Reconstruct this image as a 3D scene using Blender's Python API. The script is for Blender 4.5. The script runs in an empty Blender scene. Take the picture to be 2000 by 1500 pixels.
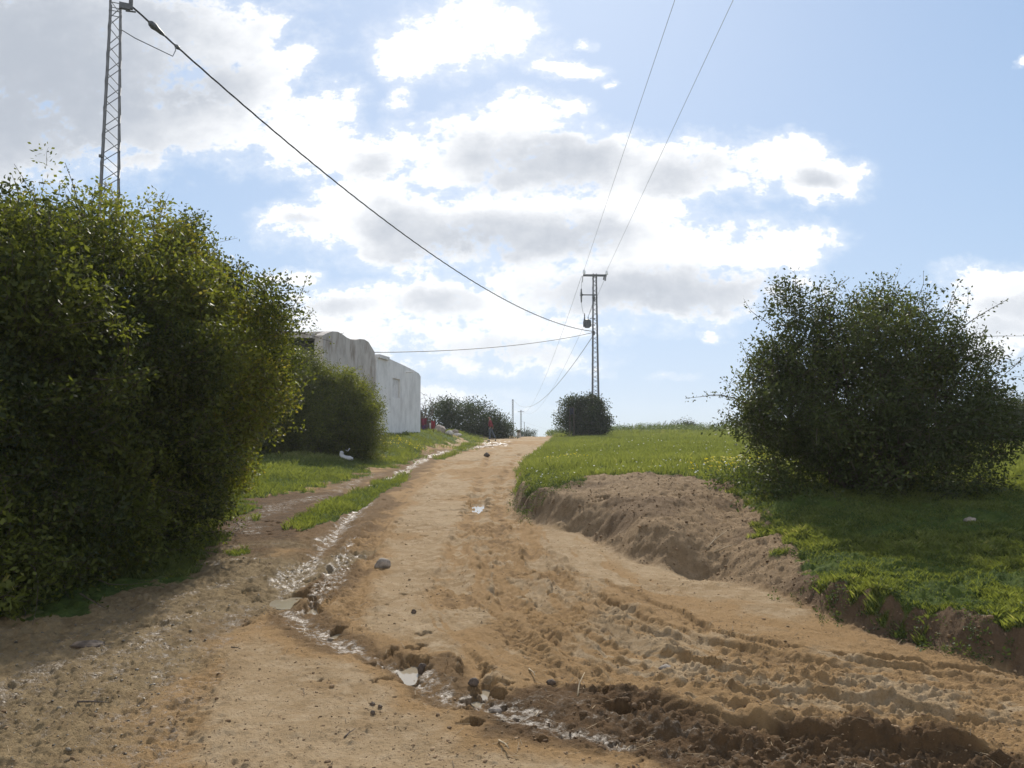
import bpy, math, random
import numpy as np
from mathutils import Vector, Matrix

R = math.radians
random.seed(4)
RNG = np.random.default_rng(11)
SC = bpy.context.scene
COL = SC.collection

# ------------------------------------------------------------------ camera
EYE = 1.6
PITCH = R(3.64)
cam_d = bpy.data.cameras.new('camera')
cam = bpy.data.objects.new('camera', cam_d)
COL.objects.link(cam)
cam.location = (0, 0, EYE)
cam.rotation_euler = (R(90) + PITCH, 0, 0)
cam_d.sensor_width = 36.0
cam_d.lens = 28.26
cam_d.clip_start = 0.05
cam_d.clip_end = 12000
SC.camera = cam
FPX = 1570.0


def ray(px, py):
    """world direction (scaled so that y = 1) through a pixel of the 2000x1500 photograph"""
    a = (px - 1000) / FPX
    b = (750 - py) / FPX
    y = math.cos(PITCH) - b * math.sin(PITCH)
    z = math.sin(PITCH) + b * math.cos(PITCH)
    return a / y, z / y


def at(px, py, Y):
    u, v = ray(px, py)
    return Vector((u * Y, Y, EYE + v * Y))


# ------------------------------------------------------------------ light
SUN_EL, SUN_AZ = 37.0, 1.5
SC.view_settings.view_transform = 'Standard'
SC.view_settings.look = 'None'
SC.view_settings.gamma = 1.0
SC.cycles.use_denoising = True
SC.view_settings.exposure = 0.14

sd = Vector((math.sin(R(SUN_AZ)) * math.cos(R(SUN_EL)), math.cos(R(SUN_AZ)) * math.cos(R(SUN_EL)), math.sin(R(SUN_EL))))
sun_d = bpy.data.lights.new('sun', 'SUN')
sun_d.energy = 5.0
sun_d.angle = R(0.55)
sun_d.color = (1.0, 0.94, 0.84)
sun = bpy.data.objects.new('sun', sun_d)
COL.objects.link(sun)
sun.rotation_euler = sd.to_track_quat('Z', 'Y').to_euler()
sun.location = (0, 20, 60)


class NT:
    """small helper to write node trees"""
    def __init__(s, tree):
        s.t = tree
        tree.nodes.clear()

    def n(s, typ, **kw):
        nd = s.t.nodes.new(typ)
        ins = kw.pop('ins', {})
        for k, v in kw.items():
            setattr(nd, k, v)
        for k, v in ins.items():
            if isinstance(v, bpy.types.NodeSocket):
                s.t.links.new(v, nd.inputs[k])
            else:
                nd.inputs[k].default_value = v
        return nd

    def math(s, op, a, b=None, c=None, clamp=False):
        i = {0: a}
        if b is not None:
            i[1] = b
        if c is not None:
            i[2] = c
        return s.n('ShaderNodeMath', operation=op, use_clamp=clamp, ins=i).outputs[0]

    def vec(s, op, a, b=None, out=0):
        i = {0: a}
        if b is not None:
            i[1] = b
        return s.n('ShaderNodeVectorMath', operation=op, ins=i).outputs[out]

    def mix(s, f, a, b, blend='MIX'):
        nd = s.n('ShaderNodeMix', data_type='RGBA', blend_type=blend)
        for k, v in ((0, f), (6, a), (7, b)):
            if isinstance(v, bpy.types.NodeSocket):
                s.t.links.new(v, nd.inputs[k])
            else:
                nd.inputs[k].default_value = v
        return nd.outputs[2]

    def mapr(s, v, a, b, c=0.0, d=1.0, smooth=True):
        return s.n('ShaderNodeMapRange', interpolation_type='SMOOTHSTEP' if smooth else 'LINEAR',
                   ins={0: v, 1: a, 2: b, 3: c, 4: d}).outputs[0]

    def noise(s, vec, scale, detail=4, rough=0.5, out=0, dist=0.0):
        return s.n('ShaderNodeTexNoise', ins={'Vector': vec, 'Scale': scale, 'Detail': detail, 'Roughness': rough,
                                              'Distortion': dist}).outputs[out]


def rgb(r, g, b):
    return (r, g, b, 1.0)


# ---- sky: Nishita air plus cumulus, all a function of direction only
WHITE_CLOUDS = [
    (130, 120, 380, 200, 1), (20, 250, 240, 110, 1), (420, 90, 130, 110, 1), (330, 250, 260, 75, 1), (480, 160, 110, 110, 1),
    (560, 110, 50, 36, .8), (640, 205, 72, 56, 1), (590, 270, 150, 60, 1), (270, 325, 90, 30, .7), (20, 330, 60, 34, .8),
    (890, 85, 165, 66, 1), (770, 105, 62, 56, .8), (945, 12, 46, 34, .9), (1000, 60, 60, 56, .9), (1090, 132, 85, 20, .9),
    (775, 190, 40, 50, .35), (1140, 76, 26, 13, .2),
    (1015, 235, 95, 58, 1), (900, 290, 220, 66, 1), (1100, 315, 250, 66, 1), (740, 300, 130, 56, 1), (1090, 215, 60, 26, .7),
    (1250, 325, 190, 62, 1), (1400, 345, 130, 56, 1), (1530, 298, 92, 46, 1), (1600, 345, 96, 48, 1), (1470, 390, 30, 12, .2),
    (1570, 375, 70, 30, .8),
    (560, 418, 70, 36, .9), (640, 432, 120, 56, 1), (810, 440, 220, 80, 1), (1040, 445, 300, 90, 1), (1330, 480, 240, 66, 1),
    (1500, 485, 130, 44, 1), (1180, 400, 210, 70, 1), (700, 380, 120, 46, .8),
    (1150, 560, 240, 66, 1), (1350, 560, 210, 62, 1), (900, 590, 200, 52, 1), (700, 600, 120, 44, 1), (570, 545, 70, 22, .6),
    (1030, 640, 240, 40, .8), (860, 660, 260, 46, .9), (680, 655, 150, 34, .8), (1060, 700, 150, 34, .6), (900, 715, 240, 24, .5),
    (1195, 160, 20, 13, .35), (1240, 612, 34, 15, .3), (1388, 655, 22, 13, .4), (1365, 632, 26, 11, .2), (1450, 610, 60, 20, .7),
    (1960, 570, 110, 62, 1), (1990, 620, 130, 80, 1), (1890, 565, 60, 26, .7), (1950, 690, 110, 36, .7), (1994, 114, 20, 13, .8),
    (880, 775, 170, 22, .5), (1310, 742, 60, 10, .15), (1150, 720, 60, 14, .4), (960, 800, 120, 16, .35),
    (-250, 300, 260, 160, .9), (2500, 420, 300, 160, .9), (-500, 620, 300, 120, .8), (2700, 700, 320, 110, .7), (300, -260, 500, 140, .9),
]
GREY_CLOUDS = [
    (60, 150, 280, 160, 1.7), (-20, 30, 220, 110, 1.4), (350, 170, 140, 66, 1.1), (230, 60, 160, 80, 1.0), (60, 260, 110, 60, .9),
    (1085, 318, 150, 42, .9), (950, 300, 90, 34, .6), (1330, 338, 90, 34, .55), (1590, 348, 52, 20, .6), (1000, 340, 100, 26, .5),
    (790, 440, 70, 40, .8), (930, 470, 170, 46, 1), (1100, 458, 130, 40, .9), (850, 490, 120, 26, .6),
    (1290, 570, 200, 46, 1.05), (1160, 575, 100, 32, .8), (1420, 560, 110, 28, .6), (850, 590, 80, 26, .6), (660, 605, 60, 18, .5),
    (1000, 690, 130, 22, .4), (1985, 600, 60, 28, .6), (1960, 640, 80, 20, .5), (580, 425, 40, 14, .3), (730, 320, 40, 26, .3),
]


SKY_GAIN = (2.0, 2.5, 3.1)
SKY_LIM = (7.1, 8.4, 10.6)


def build_world():
    w = bpy.data.worlds.new('World')
    SC.world = w
    w.use_nodes = True
    T = NT(w.node_tree)
    tc = T.n('ShaderNodeTexCoord').outputs['Generated']
    d = T.vec('NORMALIZE', tc)
    sky = T.n('ShaderNodeTexSky', sky_type='NISHITA')
    sky.sun_disc = False
    sky.sun_elevation = R(SUN_EL)
    sky.sun_rotation = R(SUN_AZ)
    sky.altitude = 50
    sky.air_density = 1.0
    sky.dust_density = 0.6
    sky.ozone_density = 1.2
    sep = T.n('ShaderNodeSeparateXYZ', ins={0: d})
    ay = T.math('MAXIMUM', T.math('ABSOLUTE', sep.outputs[1]), 0.16)
    u = T.math('DIVIDE', sep.outputs[0], ay)
    v = T.math('DIVIDE', sep.outputs[2], ay)
    uv = T.n('ShaderNodeCombineXYZ', ins={0: u, 1: v, 2: 0.0}).outputs[0]
    # billow noise and a domain warp
    stretch = T.vec('MULTIPLY', uv, (1.0, 1.35, 1.0))
    warp = T.noise(stretch, 7.0, 6, 0.6, out=1)
    wv = T.vec('MULTIPLY', T.vec('SUBTRACT', warp, (.5, .5, .5)), (.085, .06, 0))
    p = T.vec('ADD', uv, wv)
    warp2 = T.noise(stretch, 30.0, 5, 0.65, out=1)
    p = T.vec('ADD', p, T.vec('MULTIPLY', T.vec('SUBTRACT', warp2, (.5, .5, .5)), (.034, .026, 0)))
    n1 = T.noise(stretch, 9.0, 10, 0.62)
    n2 = T.noise(stretch, 26.0, 8, 0.62)
    n3 = T.noise(stretch, 75.0, 6, 0.6)

    def field(blobs, p):
        acc = None
        for (cx, cy, rx, ry, s) in blobs:
            cu, cv = ray(cx, cy)
            q = T.vec('MULTIPLY', T.vec('SUBTRACT', p, (cu, cv, 0)), (FPX / rx, FPX / ry, 0))
            l2 = T.vec('DOT_PRODUCT', q, q, out=1)
            f = T.math('MULTIPLY_ADD', l2, -0.9, s)
            acc = f if acc is None else T.math('SMOOTH_MAX', acc, f, 0.25)
        return T.math('MAXIMUM', acc, -2.0)
    fw = field(WHITE_CLOUDS, p)
    fg = field([(a, b, c * 1.2, d * 1.2, e * .74) for a, b, c, d, e in GREY_CLOUDS], p)
    nn = T.math('ADD', T.math('MULTIPLY', T.math('SUBTRACT', n1, 0.5), 3.6), T.math('MULTIPLY', T.math('SUBTRACT', n2, 0.5), 2.2))
    nn = T.math('ADD', nn, T.math('MULTIPLY', T.math('SUBTRACT', n3, 0.5), 1.3))
    dens = T.math('ADD', fw, nn)
    mask = T.mapr(dens, -0.12, 0.62)
    thin = T.mapr(dens, -1.1, 0.8, 0.0, 0.4)
    mask = T.math('MAXIMUM', mask, thin)
    # thick parts of a back-lit cloud are grey
    gd = T.math('ADD', fg, T.math('ADD', T.math('MULTIPLY', T.math('SUBTRACT', n1, 0.5), 1.8), T.math('MULTIPLY', T.math('SUBTRACT', n2, 0.5), 1.0)))
    grey = T.math('MULTIPLY', T.mapr(gd, -1.35, 1.45), T.mapr(T.math('ADD', fw, T.math('MULTIPLY', nn, .55)), -.15, .75))
    soft = T.mapr(T.math('ADD', T.math('MULTIPLY', n1, .6), T.math('MULTIPLY', n2, .4)), .46, .64, 0, .24)
    grey = T.math('MAXIMUM', grey, T.math('MULTIPLY', soft, T.mapr(dens, .1, 1.3)))
    # sky behind the camera: bright ungreyed clouds added, unseen, as fill for shaded faces
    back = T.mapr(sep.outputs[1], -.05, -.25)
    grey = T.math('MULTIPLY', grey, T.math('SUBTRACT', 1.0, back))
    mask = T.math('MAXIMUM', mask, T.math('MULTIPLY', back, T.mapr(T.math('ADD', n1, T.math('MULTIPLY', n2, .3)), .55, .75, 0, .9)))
    ccol = T.mix(grey, rgb(9.5, 9.6, 9.75), rgb(4.3, 4.7, 5.35))
    # clouds low down are seen through more air
    low = T.mapr(sep.outputs[2], 0.0, 0.2)
    ccol = T.mix(low, rgb(7.6, 8.0, 8.5), ccol)
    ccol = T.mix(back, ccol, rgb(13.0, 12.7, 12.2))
    raw = T.vec('MULTIPLY', sky.outputs[0], SKY_GAIN)
    lim = T.vec('ADD', raw, SKY_LIM)
    skyc = T.vec('DIVIDE', T.vec('MULTIPLY', raw, SKY_LIM), lim)
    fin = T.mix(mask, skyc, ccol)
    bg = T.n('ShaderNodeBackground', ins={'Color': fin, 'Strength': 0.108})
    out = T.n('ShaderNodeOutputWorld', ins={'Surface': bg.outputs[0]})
    w.cycles.sampling_method = 'MANUAL'
    w.cycles.sample_map_resolution = 512


build_world()

# ------------------------------------------------------------------ noise
_PERM = np.random.default_rng(5).permutation(4096).astype(np.int64)
_VAL = np.random.default_rng(6).random(4096)


def vnoise(x, y, seed=0):
    xi = np.floor(x).astype(np.int64)
    yi = np.floor(y).astype(np.int64)
    fx = x - xi
    fy = y - yi
    fx = fx * fx * fx * (fx * (fx * 6 - 15) + 10)
    fy = fy * fy * fy * (fy * (fy * 6 - 15) + 10)

    def h(a, b):
        return _VAL[(_PERM[(_PERM[(a + seed * 131) & 4095] + b) & 4095])]
    a = h(xi, yi)
    b = h(xi + 1, yi)
    c = h(xi, yi + 1)
    d = h(xi + 1, yi + 1)
    return (a + (b - a) * fx) * (1 - fy) + (c + (d - c) * fx) * fy


def fbm(x, y, f, octv=4, gain=0.5, seed=0):
    """about -1 .. 1"""
    s = np.zeros_like(x)
    amp = 1.0
    tot = 0
    for o in range(octv):
        c, sn = math.cos(o * 1.3 + .4), math.sin(o * 1.3 + .4)
        s += amp * (vnoise((x * c - y * sn) * f, (x * sn + y * c) * f, seed + o * 7) * 2 - 1)
        tot += amp
        amp *= gain
        f *= 2.03
    return s / tot * 1.6


def lumps(x, y, f, prob, r0, r1, seed=0):
    """rounded clods on a jittered grid of pitch 1/f; height in metres"""
    X = x * f
    Y = y * f
    xi = np.floor(X).astype(np.int64)
    yi = np.floor(Y).astype(np.int64)
    h = np.zeros(x.shape)
    wob = vnoise(X * 2.3, Y * 2.3, seed + 3) * .5 + vnoise(X * 5.1, Y * 5.1, seed + 4) * .25
    for dx in (-1, 0, 1):
        for dy in (-1, 0, 1):
            a, b = xi + dx, yi + dy
            k = _PERM[(_PERM[(a + seed * 77) & 4095] + b) & 4095]
            k2 = _PERM[(k + 911) & 4095]
            k3 = _PERM[(k2 + 517) & 4095]
            k4 = _PERM[(k3 + 133) & 4095]
            px = a + .15 + .7 * _VAL[k]
            py = b + .15 + .7 * _VAL[k2]
            r = r0 + (r1 - r0) * _VAL[k3] ** 2
            d2 = ((X - px) ** 2 + (Y - py) ** 2) / (r * r) * (.7 + .9 * wob)
            h = np.maximum(h, np.where(_VAL[k4] < prob, r * .72 * np.clip(1 - d2, 0, 1) ** .38, 0))
    return h / f


def sstep(a, b, x):
    t = np.clip((x - a) / (b - a), 0, 1)
    return t * t * (3 - 2 * t)


def catmull(pts, per=6):
    P = np.array(pts, float)
    if len(P) < 3:
        return P
    Q = np.vstack([2 * P[0] - P[1], P, 2 * P[-1] - P[-2]])
    out = []
    for i in range(1, len(Q) - 2):
        a, b, c, d = Q[i - 1], Q[i], Q[i + 1], Q[i + 2]
        for k in range(per):
            t = k / per
            out.append(0.5 * (2 * b + (c - a) * t + (2 * a - 5 * b + 4 * c - d) * t * t + (3 * b - a - 3 * c + d) * t ** 3))
    out.append(P[-1])
    return np.array(out)


def polydist(x, y, P):
    """signed distance to the polyline P (positive on its right-hand side walking along it), arc length and attributes"""
    P = np.asarray(P, float)
    best = np.full(x.shape, 1e9)
    sd_ = np.zeros(x.shape)
    arc = np.zeros(x.shape)
    att = [np.zeros(x.shape) for _ in range(P.shape[1] - 2)]
    L = 0.0
    for i in range(len(P) - 1):
        ax, ay = P[i, 0], P[i, 1]
        bx, by = P[i + 1, 0], P[i + 1, 1]
        dx, dy = bx - ax, by - ay
        l2 = dx * dx + dy * dy + 1e-12
        t = np.clip(((x - ax) * dx + (y - ay) * dy) / l2, 0, 1)
        ex = x - (ax + t * dx)
        ey = y - (ay + t * dy)
        dist = ex * ex + ey * ey
        m = dist < best
        best = np.where(m, dist, best)
        cr = (x - ax) * dy - (y - ay) * dx
        sd_ = np.where(m, np.sign(cr), sd_)
        l = math.sqrt(l2)
        arc = np.where(m, L + t * l, arc)
        for k in range(len(att)):
            att[k] = np.where(m, P[i, 2 + k] + t * (P[i + 1, 2 + k] - P[i, 2 + k]), att[k])
        L += l
    return np.sqrt(best) * np.where(sd_ == 0, 1, sd_), arc, att


def soft_att(x, y, P):
    """attributes of a polyline blended smoothly over its points"""
    W = np.zeros(x.shape)
    A = [np.zeros(x.shape) for _ in range(P.shape[1] - 2)]
    for p in P[::2]:
        w = 1.0 / ((x - p[0]) ** 2 + (y - p[1]) ** 2 + .02 + .004 * p[1] ** 2) ** 2
        W += w
        for k in range(len(A)):
            A[k] += w * p[2 + k]
    return [a / W for a in A]


# ------------------------------------------------------------------ terrain
def road_z(y):
    z = 0.0233 * (np.minimum(y, 58) - 4)
    q = np.clip(y - 58, 0, None)
    z = z + np.where(q < 30, 0.0233 * q - 0.00075 * q * q, 0.0233 * 30 - .675 - 0.0217 * (q - 30))
    far = np.clip(y - 330, 0, None)
    z = z + far * 0.0175
    return np.where(y < 4, 0.0 + 0.004 * (y - 4), z)


# foot of the right bank, far to near: x, y, step height, step width, further rise, its length
BANK_R = [(3.2, 76, .03, .8, .1, 3), (2.6, 62, .1, .8, .15, 3), (1.95, 47, .15, .8, .3, 3), (1.0, 37, .2, .7, .33, 2.6), (.5, 30, .25, .6, .33, 2.5),
          (.16, 22.8, .34, .36, .27, 2.0), (.03, 17, .4, .28, .22, 1.8), (.09, 14.0, .42, .34, .22, 1.7), (.34, 12.9, .40, .38, .25, 1.6), (.85, 12.0, .34, .5, .3, 1.6), (1.05, 11.2, .36, .45, .38, 1.7),
          (1.25, 10.2, .34, .45, .42, 1.7), (1.62, 9.3, .25, .42, .52, 1.8), (1.98, 9.2, .18, .4, .55, 2.2), (2.05, 8.75, .1, .6, .6, 3.2), (2.41, 7.9, .06, .5, .5, 3.6),
          (2.63, 7.1, .19, .22, .46, 4.0), (3.02, 6.1, .22, .22, .47, 4.3), (3.6, 5.2, .22, .22, .47, 4.3), (6.0, 3.2, .22, .3, .45, 4.5), (14, 0.5, .2, .3, .45, 4.5)]
BANK_L = [(1.0, 82, .1), (-.6, 68, .35), (-2.2, 54, .7), (-3.0, 46, .82), (-3.3, 39.9, .72), (-3.9, 29, .42), (-3.8, 21, .25), (-3.5, 14, .08), (-3.4, 10, .02), (-3.6, 3, .02)]
BANK_R_S = catmull(BANK_R, 4)
GULLY = catmull([(2.0, 8.3), (2.45, 9.6), (3.0, 11.1), (3.5, 12.6)], 5)
BANK_L_S = catmull(BANK_L, 4)


def height(x, y, rough=True):
    x = np.asarray(x, float)
    y = np.asarray(y, float)
    z = road_z(y) + 0 * x
    near = y < 95
    # right bank and field
    wob = (0.15 * fbm(x, y, 0.9, 3, seed=3) + 0.03 * fbm(x, y, 3.5, 3, seed=4)) if rough else 0
    d, arc, _ = polydist(x, y, BANK_R_S)
    hs, ws, hm, L = soft_att(x, y, BANK_R_S)
    d = -d                                                    # walking towards the camera the field is on the left hand
    dd = d + wob * np.clip(hs * 3.2, 0, 1)
    h = hs * sstep(0, 1, dd / ws) + hm * (1 - np.exp(-np.clip(dd, 0, None) / L))
    fx = np.clip(d - 4, 0, None)
    h = h + 0.16 * (1 - np.exp(-fx / 26)) * sstep(8, 30, y)
    # the field ends in a low rise
    h = h + 0.05 * sstep(56, 70, y) * sstep(2.5, 8, d)
    dg, ag, _ = polydist(x, y, GULLY)
    h = h - .20 * np.exp(-(dg / .42) ** 2) * sstep(0, .8, ag) * sstep(4.6, 3.2, ag)
    # left verge
    dl, _, (hl,) = polydist(x, y, BANK_L_S)
    dl = dl + (0.2 * fbm(x, y, 0.7, 3, seed=9) if rough else 0)
    h2 = hl * sstep(-0.3, 2.6, dl) + 0.012 * np.clip(dl - 2, 0, 30) * sstep(8, 25, y)
    z = z + np.where(near, h + h2, 0) * (1 - sstep(84, 95, y))
    return z


def ground_hit(px, py):
    u, v = ray(px, py)
    Y = np.geomspace(2.0, 400, 6000)
    zz = height(u * Y, Y, False)
    below = (EYE + v * Y) < zz
    i = int(np.argmax(below)) if below.any() else len(Y) - 1
    return float(u * Y[i]), float(Y[i])


def gp(pts, per=6):
    return catmull([ground_hit(*p) for p in pts], per)


def hz(x, y):
    return float(GROUND_Z(np.array([x]), np.array([y]))[0])


# lines on the ground -------------------------------------------------------
STREAM = gp([(985, 866), (930, 874), (850, 888), (800, 915), (745, 950), (690, 1000), (640, 1060), (585, 1115), (545, 1160)])
STREAM_B = gp([(740, 925), (690, 943), (640, 965), (560, 985), (500, 1010), (470, 1040)])
STREAM_C = gp([(690, 1050), (660, 1110), (620, 1165), (590, 1200)])
CHANNEL = gp([(545, 1170), (590, 1205), (650, 1245), (730, 1275), (800, 1310), (860, 1352), (950, 1365), (1060, 1400), (1200, 1440)])
TRENCH = gp([(1080, 1375), (1180, 1405), (1300, 1432), (1450, 1462), (1620, 1480), (1800, 1497), (2000, 1530)])
FLOW_L = gp([(545, 1165), (450, 1210), (380, 1270), (320, 1340), (270, 1420), (240, 1500), (220, 1600)])
FLOW_L2 = gp([(470, 1180), (330, 1220), (200, 1270), (60, 1330), (-80, 1420)])
MUCK = gp([(640, 965), (560, 985), (500, 1030), (450, 1080), (400, 1125), (300, 1165)])
GRASS_L = gp([(1010, 851), (950, 855), (905, 860), (880, 868), (830, 880), (790, 905), (735, 918), (690, 930), (640, 945), (590, 952), (540, 970), (500, 1000), (450, 1030), (430, 1080), (300, 1140), (150, 1180), (-60, 1220), (-400, 1260)])
ISLAND = np.array([ground_hit(*p) for p in [(800, 925), (730, 945), (660, 975), (590, 1005), (560, 1030), (600, 1036), (670, 1005), (740, 968), (790, 940)]])
GRASS_R = gp([(1075, 858), (1060, 872), (1024, 898), (1014, 935), (1022, 962), (1090, 948), (1180, 933), (1280, 928), (1400, 938), (1440, 960), (1476, 1000), (1490, 1050), (1530, 1105), (1590, 1150), (1680, 1160), (1760, 1175), (1850, 1215), (1930, 1240), (2000, 1245), (2200, 1290), (2700, 1400)])

RUTS = [  # pixel line, half width, depth, ridge height, tread pitch (0: none)
    ([(960, 880), (940, 930), (930, 985), (900, 1060), (880, 1140), (900, 1230)], .16, .03, .018, .12),
    ([(1020, 885), (985, 930), (975, 985), (985, 1040)], .14, .03, .02, .12),
    ([(880, 905), (800, 960), (740, 1030), (700, 1110), (680, 1180), (640, 1235)], .15, .025, .02, .1),
    ([(700, 1040), (668, 1110), (635, 1160), (600, 1205)], .12, .04, .03, .07),
    ([(750, 1250), (770, 1290), (800, 1320)], .09, .04, .03, 0),
    ([(880, 1260), (910, 1300), (925, 1345)], .10, .05, .05, 0),
    ([(430, 1250), (380, 1330), (350, 1420), (340, 1510)], .12, .02, .012, .1),
    ([(880, 1080), (910, 1160), (1000, 1250), (1150, 1330), (1330, 1390), (1500, 1430)], .12, .03, .03, .1),
    ([(1280, 1380), (1450, 1420), (1650, 1455), (1900, 1480), (2100, 1500)], .14, .05, .045, .24),
]
_rr = np.random.default_rng(77)
for k_ in range(11):
    f_ = k_ / 10
    j_ = lambda s_: float(_rr.normal() * s_)
    RUTS.append(([(1040 - 110 * f_ + j_(8), 1000 + 20 * f_), (1075 - 105 * f_ + j_(10), 1090 + 30 * f_), (1210 - 120 * f_ + j_(12), 1178 + 82 * f_ + j_(5)),
                  (1440 - 100 * f_, 1238 + 118 * f_ + j_(6)), (1720, 1282 + 130 * f_ + j_(6)), (2080, 1335 + 140 * f_ + j_(6))],
                 (.06, .10, .13, .08, .12, .07, .14, .09, .12, .07, .12)[k_], (.022, .036, .045, .03, .045, .03, .05, .034, .045, .03, .05)[k_],
                 (.02, .03, .034, .026, .036, .024, .04, .03, .038, .028, .042)[k_], (0, .1, .12, 0, .1, 0, .14, .09, .12, 0, .2)[k_]))
RUTS = [(gp(a, 5), b, c, d, e) for a, b, c, d, e in RUTS]


PUDDLE_PIX = [((800, 1301), 34, 17, .35), ((947, 1334), 22, 20, .1), ((937, 983), 17, 13, .0), ((566, 1164), 30, 10, -.2), ((612, 1182), 11, 10, -.4), ((657, 1229), 10, 6, 0), ((1205, 1386), 30, 8, .2)]
BASINS = []
for (c_, rx_, ry_, rot_) in PUDDLE_PIX:
    X_, Y_ = ground_hit(*c_)
    y0_ = ground_hit(c_[0], c_[1] - ry_)[1]
    BASINS.append((X_, Y_, rx_ * Y_ / FPX, abs(y0_ - Y_), -rot_, .03 if c_[0] < 400 else .085))


FAN = RUTS[9 + 5][0]


def masks(x, y):
    """what covers the ground: grass, wet, damp, mound (bare pale earth), all 0..1"""
    n1 = fbm(x, y, 1.6, 4, seed=21)
    n2 = fbm(x, y, 7.0, 3, seed=22)
    n3 = fbm(x, y, .45, 3, seed=23)
    # grass
    dR = -polydist(x, y, GRASS_R)[0] + 0.22 * n1 + .1 * n2
    dL = polydist(x, y, GRASS_L)[0] + 0.5 * n1 + .2 * n2
    db0 = -polydist(x, y, BANK_R_S)[0] + .10 * n1 + .05 * n2
    dR = np.where(y < 9, np.minimum(dR, db0 - .04 - .22 * sstep(-.3, .5, n1) + .12 * n2), dR)
    g = np.maximum(sstep(-.06, .12, dR), sstep(-.08, .16, dL))
    # island strip
    inside = np.zeros(x.shape, bool)
    j = len(ISLAND) - 1
    wx = x + .12 * n1 + .05 * n2
    wy = y + .25 * n2
    for i in range(len(ISLAND)):
        xi, yi = ISLAND[i]
        xj, yj = ISLAND[j]
        c = ((yi > wy) != (yj > wy)) & (wx < (xj - xi) * (wy - yi) / (yj - yi + 1e-9) + xi)
        inside ^= c
        j = i
    g = np.maximum(g, inside * 1.0)
    g = np.where(y > 95, sstep(-.2, .3, n3 + .3), g)
    # wetness

    def band(P, w, soft=.6):
        d = np.abs(polydist(x, y, P)[0])
        return 1 - sstep(w * (1 - soft), w * (1 + soft), d + w * (.75 * n1 + .35 * n2))
    wfar = 1 + 0.02 * y
    wet = .74 * band(STREAM, .13 * np.clip(wfar, 1, 1.9))
    wet = np.maximum(wet, band(STREAM_B, .22) * .5)
    wet = np.maximum(wet, .7 * band(STREAM_C, .10))
    wet = np.maximum(wet, band(CHANNEL, .13) * .76)
    wet = np.maximum(wet, .42 * band(TRENCH, .22))
    wet = np.maximum(wet, .5 * band(FLOW_L, .22))
    wet = np.maximum(wet, .42 * band(FLOW_L2, .5))
    # the muddy corner at lower left
    dfl = polydist(x, y, FLOW_L)[0]
    corner = sstep(-.35, .25, dfl + .25 * n1) * (1 - sstep(9.0, 11.5, y + n1))
    afl = polydist(x, y, FLOW_L)[1]
    stc = fbm(afl * .7, (dfl + .1 * n1) * 5.0, 1.0, 4, .6, seed=64)
    wet = np.maximum(wet, .60 * corner * (0.25 + .75 * sstep(-.1, .6, stc)))
    # puddly crown of the road
    wet = np.maximum(wet, .9 * sstep(.1, .5, n1) * (1 - sstep(1.0, 2.4, np.abs(x + 1.6))) * sstep(40, 45, y) * (1 - sstep(55, 58, y)))
    # damp, darker soil
    damp_shade = np.maximum(sstep(-.05, .7, n3 + .5 * n1) * .66, wet)
    for P, w in ((STREAM, 1.0), (CHANNEL, .42), (TRENCH, .62), (FLOW_L2, .8), (STREAM_B, .8)):
        d = np.abs(polydist(x, y, P)[0])
        damp_shade = np.maximum(damp_shade, (1.0 if P is TRENCH else .85) * (1 - sstep(w * .4, w * 1.25, d + .35 * w * n1)))
    damp_shade = np.maximum(damp_shade, .66 * corner)
    for P, w, dep, rid, tread in RUTS:
        m = (x > P[:, 0].min() - 1) & (x < P[:, 0].max() + 1) & (y > P[:, 1].min() - 1) & (y < P[:, 1].max() + 1)
        if m.any():
            d, arc, _ = polydist(x[m], y[m], P)
            k = np.exp(-((np.abs(d) + .08 * n2[m]) / (w * 1.5)) ** 2) * sstep(-.5, .5, n1[m] + .6 * n2[m] + .1) * sstep(0, .6, arc)
            damp_shade[m] = np.maximum(damp_shade[m], .80 * k)
    df, af, _ = polydist(x, y, FAN)
    fan = sstep(.0, 1.2, af) * (1 - sstep(.6 + .06 * af, 1.0 + .10 * af, np.abs(df)))
    st = fbm(af * .8, (df + .06 * n1) * 6.0, 1.0, 4, .6, seed=63)
    damp_shade = np.maximum(damp_shade, fan * .6 * sstep(-.05, .55, st))
    d = np.abs(polydist(x, y, MUCK)[0])
    damp_shade = np.maximum(damp_shade, .97 * (1 - sstep(.5, 1.15, d + .35 * n1)))
    # bare bank
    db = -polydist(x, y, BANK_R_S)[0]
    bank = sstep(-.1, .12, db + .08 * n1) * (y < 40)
    damp_shade = np.maximum(damp_shade, .9 * bank * (1 - sstep(7.2, 8.6, y + .5 * n1)))  # near cut face: damp soil, darkened further to paint its shade in
    return g, wet, damp_shade, bank, corner


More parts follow.
